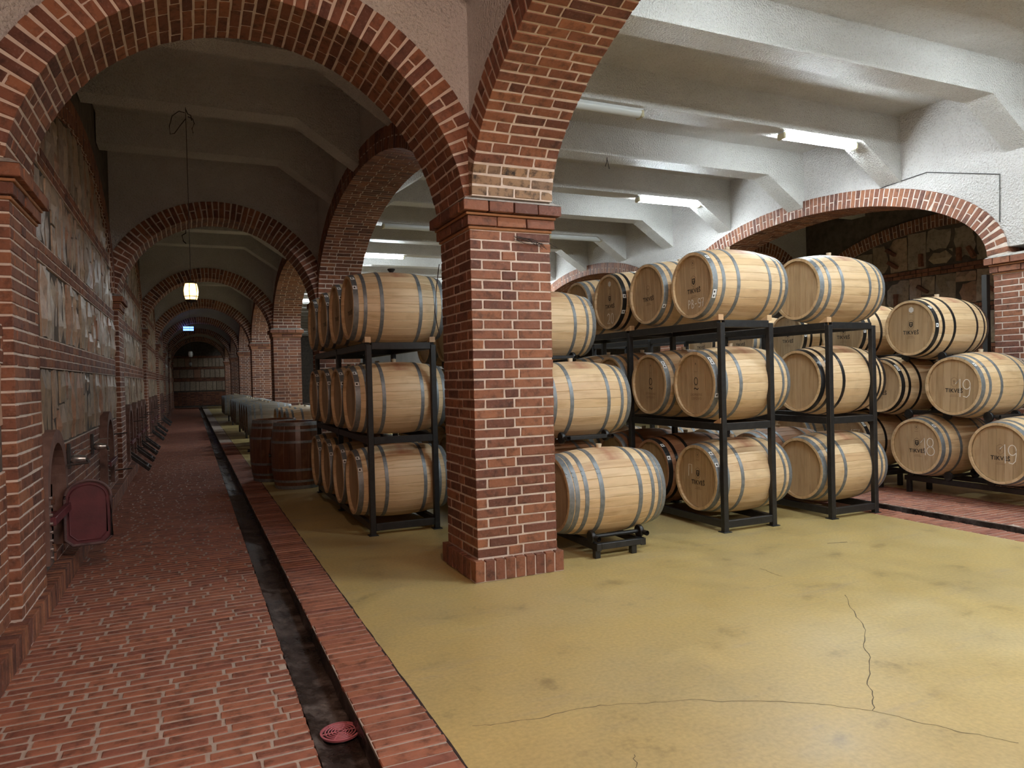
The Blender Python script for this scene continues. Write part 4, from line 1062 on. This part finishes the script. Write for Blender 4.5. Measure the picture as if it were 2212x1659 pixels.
# ------------------------------------------------------------------ barrels along the corridor
barrel(1.42, 10.95, .0, 'dark brown varnished barrel standing upright, right one of two beyond the left rack', 'zinc', 'six', 'upright barrels by the corridor', True, stave='oak_dark', axis='z', bung='bungblack')
barrel(1.2, 11.95, .0, 'dark brown varnished barrel standing upright, left one of two beyond the left rack', 'zinc', 'six', 'upright barrels by the corridor', True, stave='oak_dark', axis='z', bung='bungblack')
GF = 'barrels lying along the corridor'
for i in range(3): barrel(1.55, 13.6+.82*i, RB+.30, 'pale barrel lying behind the upright barrels, %s one' % on[i], 'zinc', 'six', GF, False)
for i in range(4): barrel(1.12, 17.0+.8*i, RB+.33, 'grey barrel lying in the row before the third pillar, %s one' % on[i], 'zinc', 'eight', GF, False, stave='grey')
for i in range(4): barrel(1.12, 21.4+.8*i, RB+.33, 'grey barrel lying in the row beyond the third pillar, %s one' % on[i], 'zinc', 'eight', GF, False, stave='grey')
for i in range(4): barrel(1.12, 28.4+.8*i, RB+.33, 'grey barrel lying far down the corridor, %s of the last row' % on[i], 'zinc', 'eight', GF, False, stave='grey')

for x, y, n, dz, lb in ((1.55, 13.6, 3, .30, 'behind the upright barrels'), (1.12, 17.0, 4, .33, 'before the third pillar'), (1.12, 21.4, 4, .33, 'beyond the third pillar'), (1.12, 28.4, 4, .33, 'far down the corridor')):
    cradle(x, y, RB+dz-RB*.80-.045, 'black roller rack under the lying barrels ' + lb, 'roller cradles along the corridor', True, n, .82 if n == 3 else .8)

# ------------------------------------------------------------------ small things
thing('steel_post', 'thin grey steel post standing before the stone wall left of the right pillar', 'post', (9.55, 6.05, 0), me=B().cham((0, 0, 1.36), (.035, .035, 1.36), .004).mesh('post', 'post'))
q = B(); rn = random.Random(5)
for k in range(7):
    a = Vector((2.28+rn.uniform(0, .1), 5.035, 2.605+rn.uniform(-.015, .02))); pts = [a]
    for i in range(5): a = a+Vector((rn.uniform(.02, .09), rn.uniform(-.012, .008), rn.uniform(-.03, .005))); pts.append(a)
    r = B().tube([p-Vector((2.3, 5.04, 2.6)) for p in pts], .0022, 4); q.add(r.v, r.f)
thing('wire_tangle', 'small tangle of dark wire stuck under the big pillar capital', 'wire', (2.3, 5.04, 2.6), me=q.mesh('wire_tangle', 'iron'))
thing('ceiling_wire', 'short wire end hanging from the hall ceiling', 'wire', (5.55, 8.85, BEAM), me=B().tube([(0, 0, 0), (-.01, 0, -.06), (-.035, 0, -.13), (0, 0, -.03), (.03, 0, -.16)], .006, 5).mesh('wire', 'iron'))
thing('hanging_cable', 'thin dark cable hanging down the left side of the big pillar', 'cable', (1.93, 5.72, 2.4), me=B().tube([(-.0, .02, .1), (-.03, .02, -.1), (-.05, .02, -.3), (-.03, .02, -.42), (-.01, .02, -.5)], .004, 5).mesh('cable', 'iron'))
q = B().tube([(9.225, 5.66, 3.31), (9.225, 5.65, 3.9), (9.225, 6.61, 4.18), (9.225, 7.22, 4.15), (9.225, 7.5, 4.12)], .007, 6)  # dark tube drawn in place of the crease along a raised plaster panel
thing('plaster_crease', 'thin dark line standing in for a plaster crease above the right arch', 'cable', (0, 0, 0), me=q.mesh('plaster_crease', 'post'))
